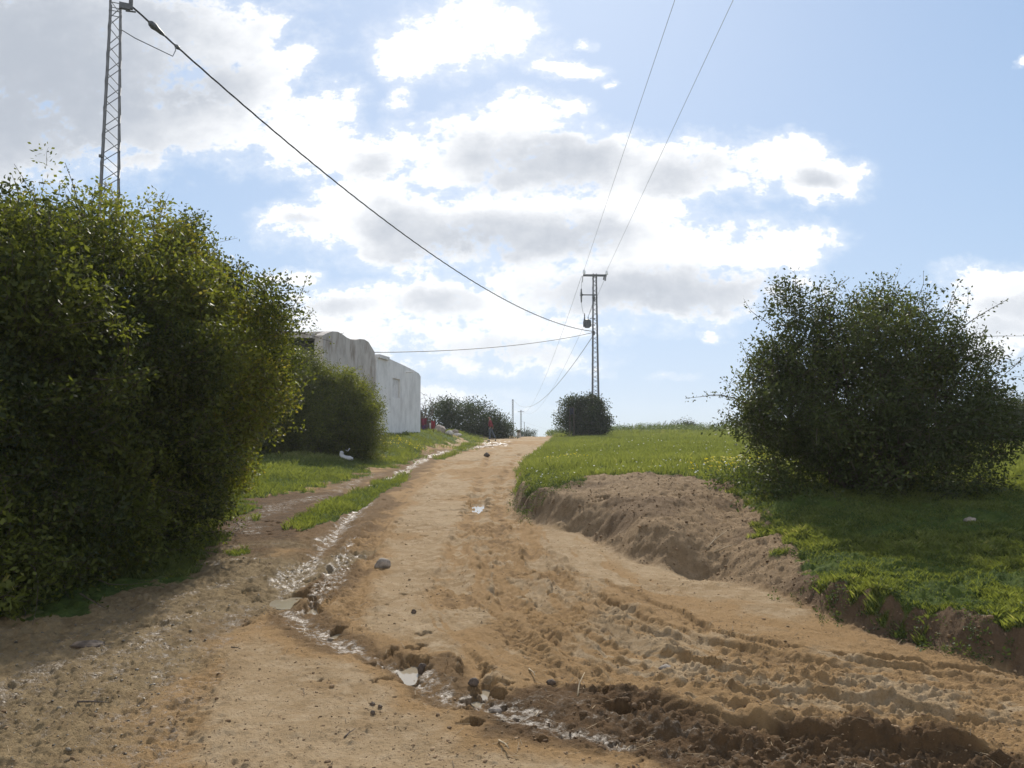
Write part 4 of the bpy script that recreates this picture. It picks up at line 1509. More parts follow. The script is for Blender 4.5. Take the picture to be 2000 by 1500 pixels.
# ------------------------------------------------------------------ lattice towers
def tower(name, label, x, y, top, half_top, half_base, rot, n_bay, wbar, cat='power pole', group=None, legw=None):
    zb = hz(x, y) - .1
    root = empty(name, (x, y, zb), rot)
    tag(root, label, cat, group)
    Hh = top - zb

    def corner(k, z):
        h = half_base + (half_top - half_base) * z / Hh
        sx, sy = ((-1, -1), (1, -1), (1, 1), (-1, 1))[k]
        return Vector((sx * h, sy * h, z))
    lw = legw or wbar * 1.6
    for k in range(4):
        mb = MB()
        a, b = corner(k, 0), corner(k, Hh)
        sx, sy = ((1, 1), (-1, 1), (-1, -1), (1, -1))[k]
        t = lw * .16
        # an angle iron: two thin plates
        for (dx, dy) in ((lw, t), (t, lw)):
            o = [(0, 0), (dx * sx, 0), (dx * sx, dy * sy), (0, dy * sy)]
            V = [a + Vector((p, q, 0)) for p, q in o] + [b + Vector((p, q, 0)) for p, q in o]
            F = [(0, 1, 5, 4), (1, 2, 6, 5), (2, 3, 7, 6), (3, 0, 4, 7), (3, 2, 1, 0), (4, 5, 6, 7)]
            mb.add(V, F)
        mb.build('leg', M['galv'], root)
    for f in range(4):
        mb = MB()
        for i in range(n_bay):
            z0, z1 = Hh * i / n_bay, Hh * (i + 1) / n_bay
            k0, k1 = f, (f + 1) % 4
            if (i + f) % 2:
                k0, k1 = k1, k0
            mb.tube([corner(k0, z0), corner(k1, z1)], wbar * .42, 5)
        for z in (Hh * .995, Hh - .28):
            mb.tube([corner(f, z), corner((f + 1) % 4, z)], wbar * .42, 5)
        mb.build('lacing', M['galv'], root)
    return root, corner, Hh, zb


p = at(226, 6, 20.0)
T1 = tower('lattice_tower', 'tall grey lattice pole rising behind the big bush at left', p.x, 20.0, p.z, .135, .36, R(24), 34, .026, legw=.05)
r1, c1, H1, zb1 = T1
# bracket and clamp on the near right corner of the top
mb = MB()
cr = c1(1, H1 - .16)
mb.box((cr.x + .08, cr.y - .03, H1 - .12), (.26, .10, .16))
mb.box((cr.x + .22, cr.y - .03, H1 + .02), (.10, .09, .38))
mb.tube([(cr.x + .1, cr.y, H1 - .22), (cr.x + .34, cr.y, H1 - .2)], .025, 6)
mb.build('cable_bracket', M['dark_steel'], r1, bevel=.01)
mb = MB()
q = c1(0, H1 * .66)
mb.box((q.x, q.y - .02, q.z), (.09, .07, .07))
mb.build('clamp', M['dark_steel'], r1, bevel=.01)

p = at(1161.5, 535, 61.0)
T2 = tower('lattice_tower', 'lattice power pole with crossarm and transformer at the end of the track', p.x, 61.0, p.z, .15, .30, R(3), 34, .04, legw=.07)
r2, c2, H2, zb2 = T2


def loc2(px, py, dy=0.0):
    """point on the pole's plane, in its local coordinates"""
    q = r2.matrix_basis.inverted() @ at(px, py, 61.0 + dy)
    return q


bpy.context.view_layer.update()
M['glass_ins'] = None
m_, T_ = material('glazed_insulator')
finish(T_, rgb(.75, .76, .75), .12, spec=.8)
M['glass_ins'] = m_
M['transformer'] = simple_mat('transformer_grey', (.10, .11, .115), .6, .2, 4)
M['cabinet'] = simple_mat('rusty_brown_cabinet', (.085, .065, .058), .7, .3, 6)

a, b = loc2(1138, 539), loc2(1184, 539)
mb = MB()
mb.box(((a.x + b.x) / 2, -.22, a.z), (b.x - a.x, .13, .16))
mb.build('crossarm', M['dark_steel'], r2, bevel=.01)
for px, py, s in ((1140, 533, 1), (1184, 535, .8)):
    q = loc2(px, py)
    mb = MB()
    mb.lathe((q.x, -.22, q.z - .12), [(.03, 0), (.09, .02), (.13, .08), (.07, .12), (.12, .17), (.06, .23), (.09, .28), (.03, .34)], 12)
    mb.build('insulator', M['glass_ins'], r2, smooth=True)
for px, py0, py1 in ((1137, 541, 552), (1179, 541, 547), (1182, 541, 549)):
    a, b = loc2(px, py0), loc2(px - 1, py1)
    mb = MB()
    k = 7
    for i in range(k):
        f = i / (k - 1)
        q = a.lerp(b, f)
        mb.lathe((q.x, -.3, q.z - .03), [(.03, 0), (.075, .015), (.03, .04)], 8)
    mb.build('string_insulator', M['dark_steel'], r2, smooth=True)
a, b = loc2(1135, 577), loc2(1163, 577)
mb = MB()
mb.box(((a.x + b.x) / 2, -.2, a.z), (b.x - a.x, .07, .08))
mb.build('fuse_arm', M['dark_steel'], r2)
for px, y0, y1 in ((1134.5, 565, 592), (1159.5, 577, 590)):
    a, b = loc2(px, y0), loc2(px, y1)
    h = a.z - b.z
    mb = MB()
    prof = [(.02, 0)]
    for i in range(9):
        z = h * (i + .5) / 9
        prof += [(.05 + .02 * (3 < i < 7), z - h * .04), (.10 + .045 * (i in (4, 5)) - .012 * abs(i - 4), z), (.05, z + h * .04)]
    prof.append((.02, h))
    mb.lathe((b.x, -.22, b.z), prof, 10)
    mb.build('fuse', M['transformer'], r2, smooth=True)
a, b = loc2(1139, 626), loc2(1151, 641)
cx, cz0, cz1 = (a.x + b.x) / 2 + .04, b.z, a.z
mb = MB()
mb.lathe((cx, -.2, cz0), [(.18, 0), (.205, .02), (.265, (cz1 - cz0) * .95), (.30, (cz1 - cz0) * .96), (.30, cz1 - cz0), (.1, cz1 - cz0 + .06)], 18)
for k in range(10):
    an = 2 * math.pi * k / 10
    mb.box((cx + .27 * math.cos(an), -.2 + .27 * math.sin(an), (cz0 + cz1) / 2), (.09, .012, (cz1 - cz0) * .7), an)
tr = mb.build('transformer', M['transformer'], r2)
a = loc2(1138.5, 612)
mb = MB()
mb.lathe((cx - .2, -.2, cz1), [(.06, 0), (.07, .1), (.035, .14), (.06, .22), (.03, .28), (.045, .36), (.02, .5), (.012, a.z - cz1)], 8)
mb.lathe((cx + .08, -.2, cz1), [(.04, 0), (.05, .06), (.02, .12), (.03, .2), (.01, .25)], 8)
mb.build('bushing', M['dark_steel'], tr, smooth=True)
for py in (623, 636):
    q = loc2(1160, py)
    mb = MB()
    mb.tube([(cx + .2, -.2, q.z), (q.x - .15, -.2, q.z + .05), (q.x + .05, -.16, q.z)], .03, 6)
    mb.build('transformer_bracket', M['dark_steel'], r2)
q = loc2(1159, 651)
mb = MB()
mb.box((q.x, -.2, q.z), (.14, .12, .34))
mb.box((q.x - .08, -.22, q.z + .04), (.18, .08, .10))
mb.build('cable_clamp', M['dark_steel'], r2, bevel=.01)
a, b = loc2(1150.5, 773), loc2(1162.5, 791)
mb = MB()
mb.box(((a.x + b.x) / 2, -.5, (a.z + b.z) / 2), (b.x - a.x, .3, a.z - b.z))
cb = mb.build('meter_cabinet', M['cabinet'], r2, bevel=.015)
mb = MB()
mb.box(((a.x + b.x) / 2 + .03, -.66, (a.z + b.z) / 2), (.36, .02, .58))
mb.build('cabinet_door', M['cabinet'], cb, bevel=.006)
a, b = loc2(1167, 781), loc2(1174, 788.5)
mb = MB()
mb.box(((a.x + b.x) / 2, -.35, (a.z + b.z) / 2), (b.x - a.x, .2, a.z - b.z))
mb.tube([((a.x + b.x) / 2, -.35, a.z), ((a.x + b.x) / 2 - .1, -.3, a.z + .25)], .02, 5)
mb.build('switch_box', M['cabinet'], r2, bevel=.04)
mb = MB()
a, b, c = loc2(1135, 552), loc2(1134.5, 565), loc2(1138.5, 614)
d_ = loc2(1134.5, 592)
mb.tube([(a.x, -.3, a.z), (b.x, -.22, b.z)], .012, 4)
mb.build('jumper_wire', M['cable'], r2)
mb = MB()
mb.tube([(d_.x, -.22, d_.z), (d_.x + .06, -.22, (d_.z + c.z) / 2), (c.x, -.2, c.z)], .012, 4)
mb.build('jumper_wire', M['cable'], r2)
mb = MB()
e = loc2(1158, 590)
mb.tube([(e.x, -.22, e.z), (cx + .08, -.2, cz1 + .25)], .012, 4)
mb.build('jumper_wire', M['cable'], r2)


# far poles of the line beyond the crest
def far_pole(px, ptop, Y, half, label, arm):
    p = at(px, ptop, Y)
    r, c, h, zb = tower('lattice_tower', label, p.x, Y, p.z, half * .7, half, R(8), 22, .05, group=None, legw=.09)
    if arm:
        mb = MB()
        mb.box((0, 0, h - .5), (arm, .14, .16))
        mb.build('crossarm', M['galv'], r)
    return r


far_pole(1001.5, 780, 190, .22, 'nearest and tallest of the thin poles beyond the road crest', 0)
far_pole(1017.5, 801, 250, .26, 'thin distant pole with a short crossarm right of the tallest far pole', 2.0)
far_pole(1024, 824, 320, .14, 'short far pole, rightmost of the poles beyond the crest', 0)
far_pole(998.5, 825, 330, .14, 'short far pole, leftmost of the poles beyond the crest', 0)


# ------------------------------------------------------------------ wires
def wire(name, label, a, b, sag, rad, mat, cat='cable', n=40, twist=0.0, group=None, wav=0.0):
    a, b = Vector(a), Vector(b)
    pts = []
    rg = np.random.default_rng(int(abs(a.x * 100)) + 3)
    for i in range(n + 1):
        t = i / n
        p = a.lerp(b, t)
        p.z -= 4 * sag * t * (1 - t)
        if wav:
            p += Vector((rg.normal(), rg.normal(), rg.normal())) * wav
        pts.append(p)
    root = None
    if twist:
        mb = MB()
        m = n * 5
        P3 = [[], [], []]
        for i in range(m + 1):
            t = i / m * n
            k = min(int(t), n - 1)
            p = pts[k].lerp(pts[k + 1], t - k)
            tang = (pts[k + 1] - pts[k]).normalized()
            e1 = tang.cross(Vector((0, 0, 1))).normalized()
            e2 = e1.cross(tang)
            for q in range(3):
                an = i * twist + q * 2.094
                P3[q].append(p + (e1 * math.cos(an) + e2 * math.sin(an)) * rad * .9)
        for q in range(3):
            mb.tube(P3[q], rad * .75, 5)
        root = mb.build(name, mat, smooth=True)
    else:
        mb = MB()
        mb.tube(pts, rad, 6)
        root = mb.build(name, mat, smooth=True)
    tag(root, label, cat, group)
    return root, pts


r1.matrix_basis  # placed above
bpy.context.view_layer.update()
w1 = r1.matrix_world @ Vector((cr.x + .26, cr.y - .03, H1 - .1))
hub = r2.matrix_world @ Vector((loc2(1157, 648).x, -.25, loc2(1157, 648).z))
cab, cpts = wire('overhead_cable', 'thick twisted black cable sloping down from the left pole to the transformer pole', w1, hub, 1.75, .017, M['cable'], 'cable', 46, .55)
# strain clamp, splice and loose tail near the left pole
mb = MB()
p0, p1, p2, p3 = (cpts[0].lerp(cpts[1], f) for f in (.06, .42, .68, .9))


def seg(f):
    k = int(f)
    return cpts[k].lerp(cpts[k + 1], f - k)


mb.tube([seg(.55), seg(.62), seg(.74), seg(.86), seg(1.02), seg(1.15)], [.02, .075, .10, .07, .055, .025], 8)
mb.build('strain_clamp', M['dark_steel'], cab, smooth=True)
mb = MB()
mb.tube([seg(1.52), seg(1.58), seg(1.66), seg(1.74)], [.02, .055, .055, .02], 8)
mb.build('splice', M['dark_steel'], cab, smooth=True)
e = seg(1.56)
lw_ = r1.matrix_world @ c1(1, H1 - .74)
mb = MB()
mb.tube([lw_, lw_.lerp(e, .25) + Vector((0, 0, -.12)), lw_.lerp(e, .6) + Vector((0, 0, -.22)), lw_.lerp(e, .95) + Vector((0, 0, -.32)), e + Vector((0, 0, -.14)), e], .014, 6)
mb.build('loose_tail', M['alu'], cab, smooth=True)

A_, ux_, nx_, on_wall = HOUSE
s_, z_ = on_wall(733, 686)
hp = A_ + ux_ * s_ + nx_ * .1
wire('overhead_cable', 'thin cable running almost level from the pole with the transformer to the house roof', hub + Vector((0, 0, -.1)), (hp.x, hp.y, z_ - .05), .35, .02, M['cable'])
fp = at(1003, 781, 190)
wire('overhead_cable', 'deeply sagging cable from the transformer pole down to the tallest far pole', hub + Vector((0, .1, -.35)), (fp.x, fp.y, fp.z), 3.3, .022, M['alu'], n=60)
li = r2.matrix_world @ Vector((loc2(1140, 533).x, -.22, loc2(1140, 533).z + .2))
ri = r2.matrix_world @ Vector((loc2(1184, 535).x, -.22, loc2(1184, 535).z + .2))


def through(a, px, py, Y, end_y):
    """far end of a straight wire from a through the photo point at distance Y"""
    q = at(px, py, Y)
    d = (q - a)
    return a + d * ((end_y - a.y) / d.y)


wire('overhead_wire', 'left one of two thin wires coming overhead to the transformer pole crossarm', li, through(li, 1318, 0, 24.3, -20), .0, .0085, M['alu'], 'wire', 60)
wire('overhead_wire', 'right one of two thin wires coming overhead to the transformer pole crossarm', ri, through(ri, 1432, 0, 24.3, -20), .0, .0085, M['alu'], 'wire', 60)
fq = at(1012, 804, 250)
fr = at(1023, 804, 250)
wire('overhead_wire', 'faint left wire from the transformer pole crossarm to the far poles', li + Vector((-.2, 0, -.5)), (fq.x, 250, fq.z), 4.2, .011, M['alu'], 'wire', 60)
wire('overhead_wire', 'faint right wire from the transformer pole crossarm to the far poles', ri + Vector((0, 0, -.3)), (fr.x, 250, fr.z), 4.2, .011, M['alu'], 'wire', 60)
fq = at(1018, 822, 250)
fr = at(1120, 846, 420)
wire('overhead_wire', 'faint wire running right from the far pole with the crossarm', (fq.x, 250, fq.z), (fr.x, 420, fr.z), 1.0, .014, M['alu'], 'wire', 30)


# ------------------------------------------------------------------ the walking person
def skinned(name, verts, edges, radii, m, parent=None, sub=2, root=0):
    me = bpy.data.meshes.new(name)
    me.from_pydata(verts, edges, [])
    me.materials.append(m)
    o = bpy.data.objects.new(name, me)
    COL.objects.link(o)
    sk = o.modifiers.new('skin', 'SKIN')
    sk.use_smooth_shade = True
    layer = me.skin_vertices[0] if me.skin_vertices else None
    if layer is None:
        bpy.context.view_layer.objects.active = o
        layer = me.skin_vertices.new() if hasattr(me.skin_vertices, 'new') else None
    if layer:
        for i, r in enumerate(radii):
            rr = r if isinstance(r, tuple) else (r, r)
            layer.data[i].radius = rr
            layer.data[i].use_root = (i == root)
    ss = o.modifiers.new('subdivision', 'SUBSURF')
    ss.levels = sub
    ss.render_levels = sub
    if parent:
        o.parent = parent
    return o


M['skin'] = simple_mat('skin', (.20, .115, .075), .6, .1, 20)
M['hair'] = simple_mat('dark_hair', (.02, .016, .014), .8, .3, 40)
M['red_top'] = simple_mat('dark_red_knit', (.16, .022, .03), .9, .3, 30)
M['jeans'] = simple_mat('blue_grey_denim', (.055, .07, .09), .9, .3, 30)
M['shoe'] = simple_mat('black_shoe', (.02, .02, .022), .6, .2, 20)
M['pale_cloth'] = simple_mat('pale_cloth', (.45, .43, .42), .9, .15, 12)


def bmesh_skin_layer(o):
    import bmesh
    bm = bmesh.new()
    bm.from_mesh(o.data)
    bm.verts.layers.skin.verify()
    bm.to_mesh(o.data)
    bm.free()


def figure(name, V, E, Rd, m, parent, sub=2):
    me = bpy.data.meshes.new(name)
    me.from_pydata(V, E, [])
    me.materials.append(m)
    o = bpy.data.objects.new(name, me)
    COL.objects.link(o)
    bmesh_skin_layer(o)
    dat = o.data.skin_vertices[0].data
    for i, r in enumerate(Rd):
        dat[i].radius = r if isinstance(r, tuple) else (r, r)
        dat[i].use_root = (i == 0)
    sk = o.modifiers.new('skin', 'SKIN')
    sk.use_smooth_shade = True
    ss = o.modifiers.new('subdivision', 'SUBSURF')
    ss.levels = ss.render_levels = sub
    o.parent = parent
    return o


def walking_person():
    x, y = ground_hit(958, 862)
    z = hz(x, y)
    root = empty('person', (x, y, z + .0))
    tag(root, 'person in dark red top and blue jeans walking left across the track crest', 'person')
    # local frame: the person walks towards -x; left and right are +-y
    # trousers, from the pelvis down; standing leg forward (-x), trailing leg behind (+x)
    hip = .90
    V = [(0, 0, hip + .05), (-.02, -.09, hip - .06), (-.05, -.09, .50), (-.06, -.085, .12),
         (.02, .09, hip - .06), (.16, .09, .53), (.34, .085, .20)]
    E = [(0, 1), (1, 2), (2, 3), (0, 4), (4, 5), (5, 6)]
    figure('trousers', V, E, [(.13, .15), .105, .085, .07, .105, .085, .07], M['jeans'], root)
    # body (neck, head, arms) as one continuous surface
    V = [(0, 0, 1.0), (-.02, 0, 1.22), (-.03, 0, 1.40), (-.045, 0, 1.50), (-.07, 0, 1.57), (-.075, 0, 1.665),
         (-.02, -.19, 1.385), (.06, -.24, 1.13), (-.03, -.25, .92), (-.07, -.25, .83),
         (-.02, .19, 1.385), (.10, .24, 1.14), (.16, .24, .92), (.15, .24, .83)]
    E = [(0, 1), (1, 2), (2, 3), (3, 4), (4, 5), (2, 6), (6, 7), (7, 8), (8, 9), (2, 10), (10, 11), (11, 12), (12, 13)]
    figure('body', V, E, [.10, .11, .10, .055, .075, .085, .055, .042, .032, .028, .055, .042, .032, .028], M['skin'], root)
    V = [(0, 0, .96), (-.01, 0, 1.18), (-.025, 0, 1.36), (-.035, 0, 1.44), (-.02, -.19, 1.39), (.06, -.24, 1.13), (-.01, -.25, .97),
         (-.02, .19, 1.39), (.10, .24, 1.14), (.15, .24, .97)]
    E = [(0, 1), (1, 2), (2, 3), (2, 4), (4, 5), (5, 6), (2, 7), (7, 8), (8, 9)]
    figure('red_top', V, E, [(.15, .17), (.135, .16), (.13, .15), .075, .08, .062, .05, .08, .062, .05], M['red_top'], root)
    V = [(-.055, 0, 1.69), (-.01, 0, 1.66), (.0, 0, 1.60)]
    figure('hair', V, [(0, 1), (1, 2)], [.098, .095, .07], M['hair'], root)
    V = [(-.035, 0, 1.465), (.01, 0, 1.47)]
    figure('collar', V, [(0, 1)], [.082, .075], M['pale_cloth'], root)
    V = [(-.03, -.09, .05), (-.14, -.09, .035), (-.23, -.09, .03)]
    figure('shoe', V, [(0, 1), (1, 2)], [.052, .045, .034], M['shoe'], root)
    V = [(.37, .085, .14), (.34, .085, .06), (.29, .085, .025)]
    figure('shoe', V, [(0, 1), (1, 2)], [.052, .045, .034], M['shoe'], root)
    # small features: nose, ears, eyes
    mb = MB()
    mb.lathe((-.165, 0, 1.60), [(.006, 0), (.014, .012), (.008, .04)], 6)
    mb.build('nose', M['skin'], root, smooth=True)
    return root


walking_person()


# ------------------------------------------------------------------ things beside the house
def blob(name, label, cat, loc, size, m, seed, group=None, sub=3, amp=.3, freq=2.2, parent=None, sink=.25):
    """an irregular stone: icosphere pushed in and out and flattened below"""
    import bmesh
    bm = bmesh.new()
    bmesh.ops.create_icosphere(bm, subdivisions=sub, radius=1.0)
    co = np.array([v.co[:] for v in bm.verts])
    n = fbm(co[:, 0] + co[:, 2] * .6 + seed, co[:, 1] + co[:, 2] * .7 - seed, freq / 2, 3, seed=seed) + .35 * fbm(co[:, 0] * 1.7 + seed, co[:, 2] * 1.9 + co[:, 1], freq * 1.5, 2, seed=seed + 5)
    for v, k in zip(bm.verts, n):
        s = 1 + amp * k
        v.co = Vector((v.co.x * size[0] * s, v.co.y * size[1] * s, v.co.z * size[2] * s))
    me = bpy.data.meshes.new(name)
    bm.to_mesh(me)
    bm.free()
    me.materials.append(m)
    me.polygons.foreach_set('use_smooth', [True] * len(me.polygons))
    o = bpy.data.objects.new(name, me)
    COL.objects.link(o)
    o.location = (loc[0], loc[1], loc[2] + size[2] * (1 - 2 * sink))
    if parent:
        o.parent = parent
    if label:
        tag(o, label, cat, group)
    return o


def ground_blob(px, py, wpx, hpx, label, m, seed, name='stone', cat='stone', **kw):
    x, y = ground_hit(px, py)
    k = y / FPX
    return blob(name, label, cat, (x, y, hz(x, y)), (wpx * k / 2, wpx * k * .4, hpx * k / 2 * 1.15), m, seed, **kw)


ground_blob(745, 1110, 30, 20, 'dark grey stone lying alone on the dry track left of centre', M['stone'], 1)
ground_blob(951, 892, 12, 8, 'small dark clod in the middle of the track near the crest', M['dark_clod'], 2, 'clod', 'clod')
ground_blob(808, 1199, 9, 8, 'small dark pebble on the track above the puddles', M['dark_clod'], 3)
ground_blob(824, 1296, 18, 26, 'upright dark clod at the right edge of the left puddle', M['dark_clod'], 4, 'clod', 'clod')
ground_blob(924, 1338, 18, 13, 'round dark clod between the two puddles', M['dark_clod'], 5, 'clod', 'clod')
ground_blob(966, 1375, 26, 14, 'grey wet stone in the mud right below the right puddle', M['stone'], 6)
ground_blob(1076, 1336, 17, 12, 'dark pebble right of the puddles at the start of the deep rut', M['dark_clod'], 7)
ground_blob(727, 1381, 9, 6, 'lowest of three pebbles on the dry foreground sand', M['dark_clod'], 10)
ground_blob(742, 1385, 9, 6, 'right one of three pebbles on the dry foreground sand', M['dark_clod'], 11)
ground_blob(728, 1395, 9, 8, 'front one of three pebbles on the dry foreground sand', M['dark_clod'], 12)
ground_blob(1300, 1302, 26, 16, 'large earth clod standing in the upper tyre ruts at right', M['stone'], 15, 'clod', 'clod')
ground_blob(175, 1262, 60, 12, 'flat dark slab of mud in the wet corner at lower left', M['dark_clod'], 16, 'clod', 'clod', sink=.35)
ground_blob(1893, 1018, 22, 14, 'grey stone in the shade under the see-through tree', M['stone'], 17)
for i, (px, py, w_, h_, t) in enumerate([(878, 850, 16, 9, 'left'), (888, 848, 14, 11, 'dark middle'), (893, 852, 16, 7, 'right')]):
    ground_blob(px, py, w_, h_, t + ' one of the pale stones heaped by the verge left of the walking person', M['pale_stone'] if i != 1 else M['stone'], 20 + i)
ground_blob(860, 846, 26, 16, 'large rounded grey boulder under the bush behind the house corner', M['stone'], 25, 'boulder', 'boulder')

# post at the crest
x, y = ground_hit(1013, 859.5)
y = 66.0
x = ray(1013, 859)[0] * y
zb = hz(x, y)
k = y / FPX
root = empty('marker_post', (x, y, zb))
tag(root, 'short pale marker post with a dark cap on the road crest', 'post')
mb = MB()
mb.tube([(0, 0, -.1), (0, 0, .12), (0, 0, .45)], [.22, .20, .13], 10)
mb.build('post_base', M['pale_stone'], root)
mb = MB()
mb.lathe((0, 0, .45), [(.15, 0), (.17, .06), (.16, .17), (.1, .2)], 10)
mb.build('post_cap', M['dark_clod'], root)


# cloths and bundles half hidden by the house corner
def cloth(name, label, px0, px1, py0, py1, Y, m, seed, cat='cloth', posts=True):
    a, b = at(px0, py0, Y), at(px1, py0, Y)
    zb_ = hz((a.x + b.x) / 2, Y)
    root = empty(name, ((a.x + b.x) / 2, Y, zb_))
    tag(root, label, cat)
    w = b.x - a.x
    top = a.z - zb_
    bot = at(px0, py1, Y).z - zb_
    nx, nz = 16, 14
    V, F = [], []
    for th in (0, .03):
        for j in range(nz + 1):
            for i in range(nx + 1):
                u, v = i / nx, j / nz
                xx = (u - .5) * w * (1 - .15 * v * math.sin(seed + 3 * u))
                yy = .07 * math.sin(u * 9 + seed) * (.3 + v) + th
                zz = top + (bot - top) * v - .06 * math.sin(math.pi * u) * (1 - v) + .05 * math.sin(u * 7 + seed * 2) * v
                V.append((xx, yy, zz))
    n = (nx + 1) * (nz + 1)
    for t in (0, 1):
        for j in range(nz):
            for i in range(nx):
                q = t * n + j * (nx + 1) + i
                f = (q, q + 1, q + nx + 2, q + nx + 1)
                F.append(f if t else f[::-1])
    for i in range(nx):
        F.append((i, i + 1, n + i + 1, n + i))
        q = nz * (nx + 1) + i
        F.append((q + 1, q, n + q, n + q + 1))
    for j in range(nz):
        q = j * (nx + 1)
        F.append((q + nx + 1, q, n + q, n + q + nx + 1))
        q += nx
        F.append((q, q + nx + 1, n + q + nx + 1, n + q))
    mb = MB()
    mb.add(V, F)
    mb.build('fabric', m, root, smooth=True)
    mb = MB()
    for s in (-1, 1):
        mb.tube([(s * w * .5, .015, -.1), (s * w * .5, .015, top + .05)], .025, 6)
    mb.tube([(-w * .5, .015, top), (w * .5, .015, top)], .015, 6)
    mb.build('drying_rack', M['twig'], root)
    return root


M['crimson'] = simple_mat('crimson_cloth', (.22, .02, .03), .9, .35, 8)
M['purple'] = simple_mat('purple_cloth', (.075, .03, .10), .9, .35, 8)
M['maroon'] = simple_mat('maroon_cloth', (.14, .018, .04), .9, .35, 8)
M['white_cloth'] = simple_mat('white_cloth', (.7, .68, .66), .9, .1, 8)
M['navy'] = simple_mat('navy_cloth', (.012, .016, .032), .9, .3, 8)
cloth('hung_cloth', 'maroon cloth hanging just right of the house corner', 822, 833, 816, 830, 50.0, M['maroon'], 1)
cloth('hung_cloth', 'purple cloth hanging low beside the house corner', 823, 835, 829, 842, 50.3, M['purple'], 2)
cloth('hung_cloth', 'narrow white cloth between the maroon and the bright red cloths', 839, 841.5, 825, 838, 50.2, M['white_cloth'], 3)
cloth('hung_cloth', 'bright red cloth hanging right of the white one behind the house', 842, 850, 821, 844, 50.4, M['crimson'], 4)
cloth('hung_cloth', 'dark blue cloth caught in the round bush at the power pole', 1113, 1121, 796, 810, 57.2, M['navy'], 5)

# bare thorny shrub over the house corner
rng = np.random.default_rng(404)


def bare_shrub(name, label, px, pyb, pyt, wpx, Y, n, rad):
    b = at(px, pyb, Y)
    zb_ = hz(b.x, Y)
    root = empty(name, (b.x, Y, zb_))
    tag(root, label, 'shrub')
    k = Y / FPX
    H = at(px, pyt, Y).z - zb_
    mb = MB()
    for i in range(n):
        tip = Vector((rng.normal() * wpx * k * .5, rng.normal() * wpx * k * .3, H * rng.uniform(.55, 1.0)))
        path = limb_paths((0, 0, -.05), [tip], rng, .22, 7, .15)[0]
        mb.tube(path, [rad * (1 - .75 * j / 6) for j in range(7)], 5)
        for _ in range(4):
            a = path[rng.integers(3, 7)]
            d = Vector((rng.normal(), rng.normal() * .5, rng.normal() * .5 + .2)).normalized() * rng.uniform(.3, .8) * H * .25
            mb.tube([a, a + d * .5 + Vector((0, 0, .06)), a + d], [rad * .4, rad * .3, rad * .15], 4)
    mb.build('branches', M['twig'], root)
    return root


bare_shrub('thorn_shrub', 'leafless thorny shrub sticking up behind the right corner of the house', 838, 846, 768, 34, 52, 14, .028)
bare_shrub('thorn_shrub', 'bare grey shrub on the skyline of the field left of the low bush', 1292, 838, 822, 26, 92, 26, .03)
bare_shrub('thorn_shrub', 'thin bare grey shrub, leftmost on the skyline of the field', 1280, 838, 826, 12, 94, 9, .03)
# two stakes on the field edge
for px, py, lab in ((1250.5, 828, 'taller of two thin stakes on the far field edge'), (1256, 832, 'shorter of two thin stakes on the far field edge')):
    p = at(px, py, 80)
    zb_ = hz(p.x, 80)
    mb = MB()
    mb.tube([(0, 0, -.1), (.01, 0, (p.z - zb_) * .6), (0, 0, p.z - zb_)], [.045, .04, .03], 6)
    o = mb.build('stake', M['twig'])
    o.location = (p.x, 80, zb_)
    tag(o, lab, 'stake')


# crumpled white bag under the bush in front of the house
def crumpled_bag(px, py):
    y = 26.2
    x = ray(px, py)[0] * y
    z = hz(x, y)
    m, T = material('white_plastic_bag')
    tc = T.n('ShaderNodeTexCoord').outputs['Object']
    finish(T, rgb(.36, .36, .365), .5, bump=T.noise(tc, 9, 4, .6), dist=.03, spec=.5)
    root = empty('plastic_bag', (x, y, z))
    tag(root, 'crumpled white plastic bag lying in the grass under the bush by the house', 'bag')
    root.scale = (.8, .8, .8)
    V = [(-.22, 0, .42), (-.24, .02, .24), (-.10, 0, .13), (.12, -.03, .10), (.27, -.03, .09)]
    figure('bag_film', V, [(0, 1), (1, 2), (2, 3), (3, 4)], [(.07, .05), (.10, .07), (.11, .09), (.11, .09), (.06, .07)], m, root, 3)
    V = [(-.08, 0, .46), (.02, .01, .38), (.10, 0, .52)]
    figure('bag_handle', V, [(0, 1), (1, 2)], [(.05, .02), (.045, .02), (.05, .02)], m, root, 2)
    for o in root.children:
        t = bpy.data.textures.new('crumple', 'CLOUDS')
        t.noise_scale = .09
        d = o.modifiers.new('crumple', 'DISPLACE')
        d.texture = t
        d.strength = .06


crumpled_bag(678, 890)


# sticks on the ground
def stick(px0, py0, px1, py1, rad, m, label, lift=.01, kink=.2):
    a = ground_hit(px0, py0)
    b = ground_hit(px1, py1)
    pa = Vector((a[0], a[1], hz(*a) + rad))
    pb = Vector((b[0], b[1], hz(*b) + rad + lift))
    d = (pb - pa)
    side = Vector((-d.y, d.x, 0)) * kink * .3
    mid = pa.lerp(pb, .5) + side
    mid.z = max(mid.z, hz(mid.x, mid.y) + rad)
    root = empty('stick', pa)
    tag(root, label, 'stick')
    mb = MB()
    mb.tube([(0, 0, 0), (mid - pa) * .55, mid - pa, pb - pa], [rad, rad * .95, rad * .8, rad * .4], 6)
    mb.build('stalk', m, root, smooth=True)
    mb = MB()
    q = mid - pa
    mb.tube([q, q + side * .8 + Vector((0, 0, .01)) + d * .12], [rad * .6, rad * .3], 5)
    mb.build('side_twig', m, root, smooth=True)


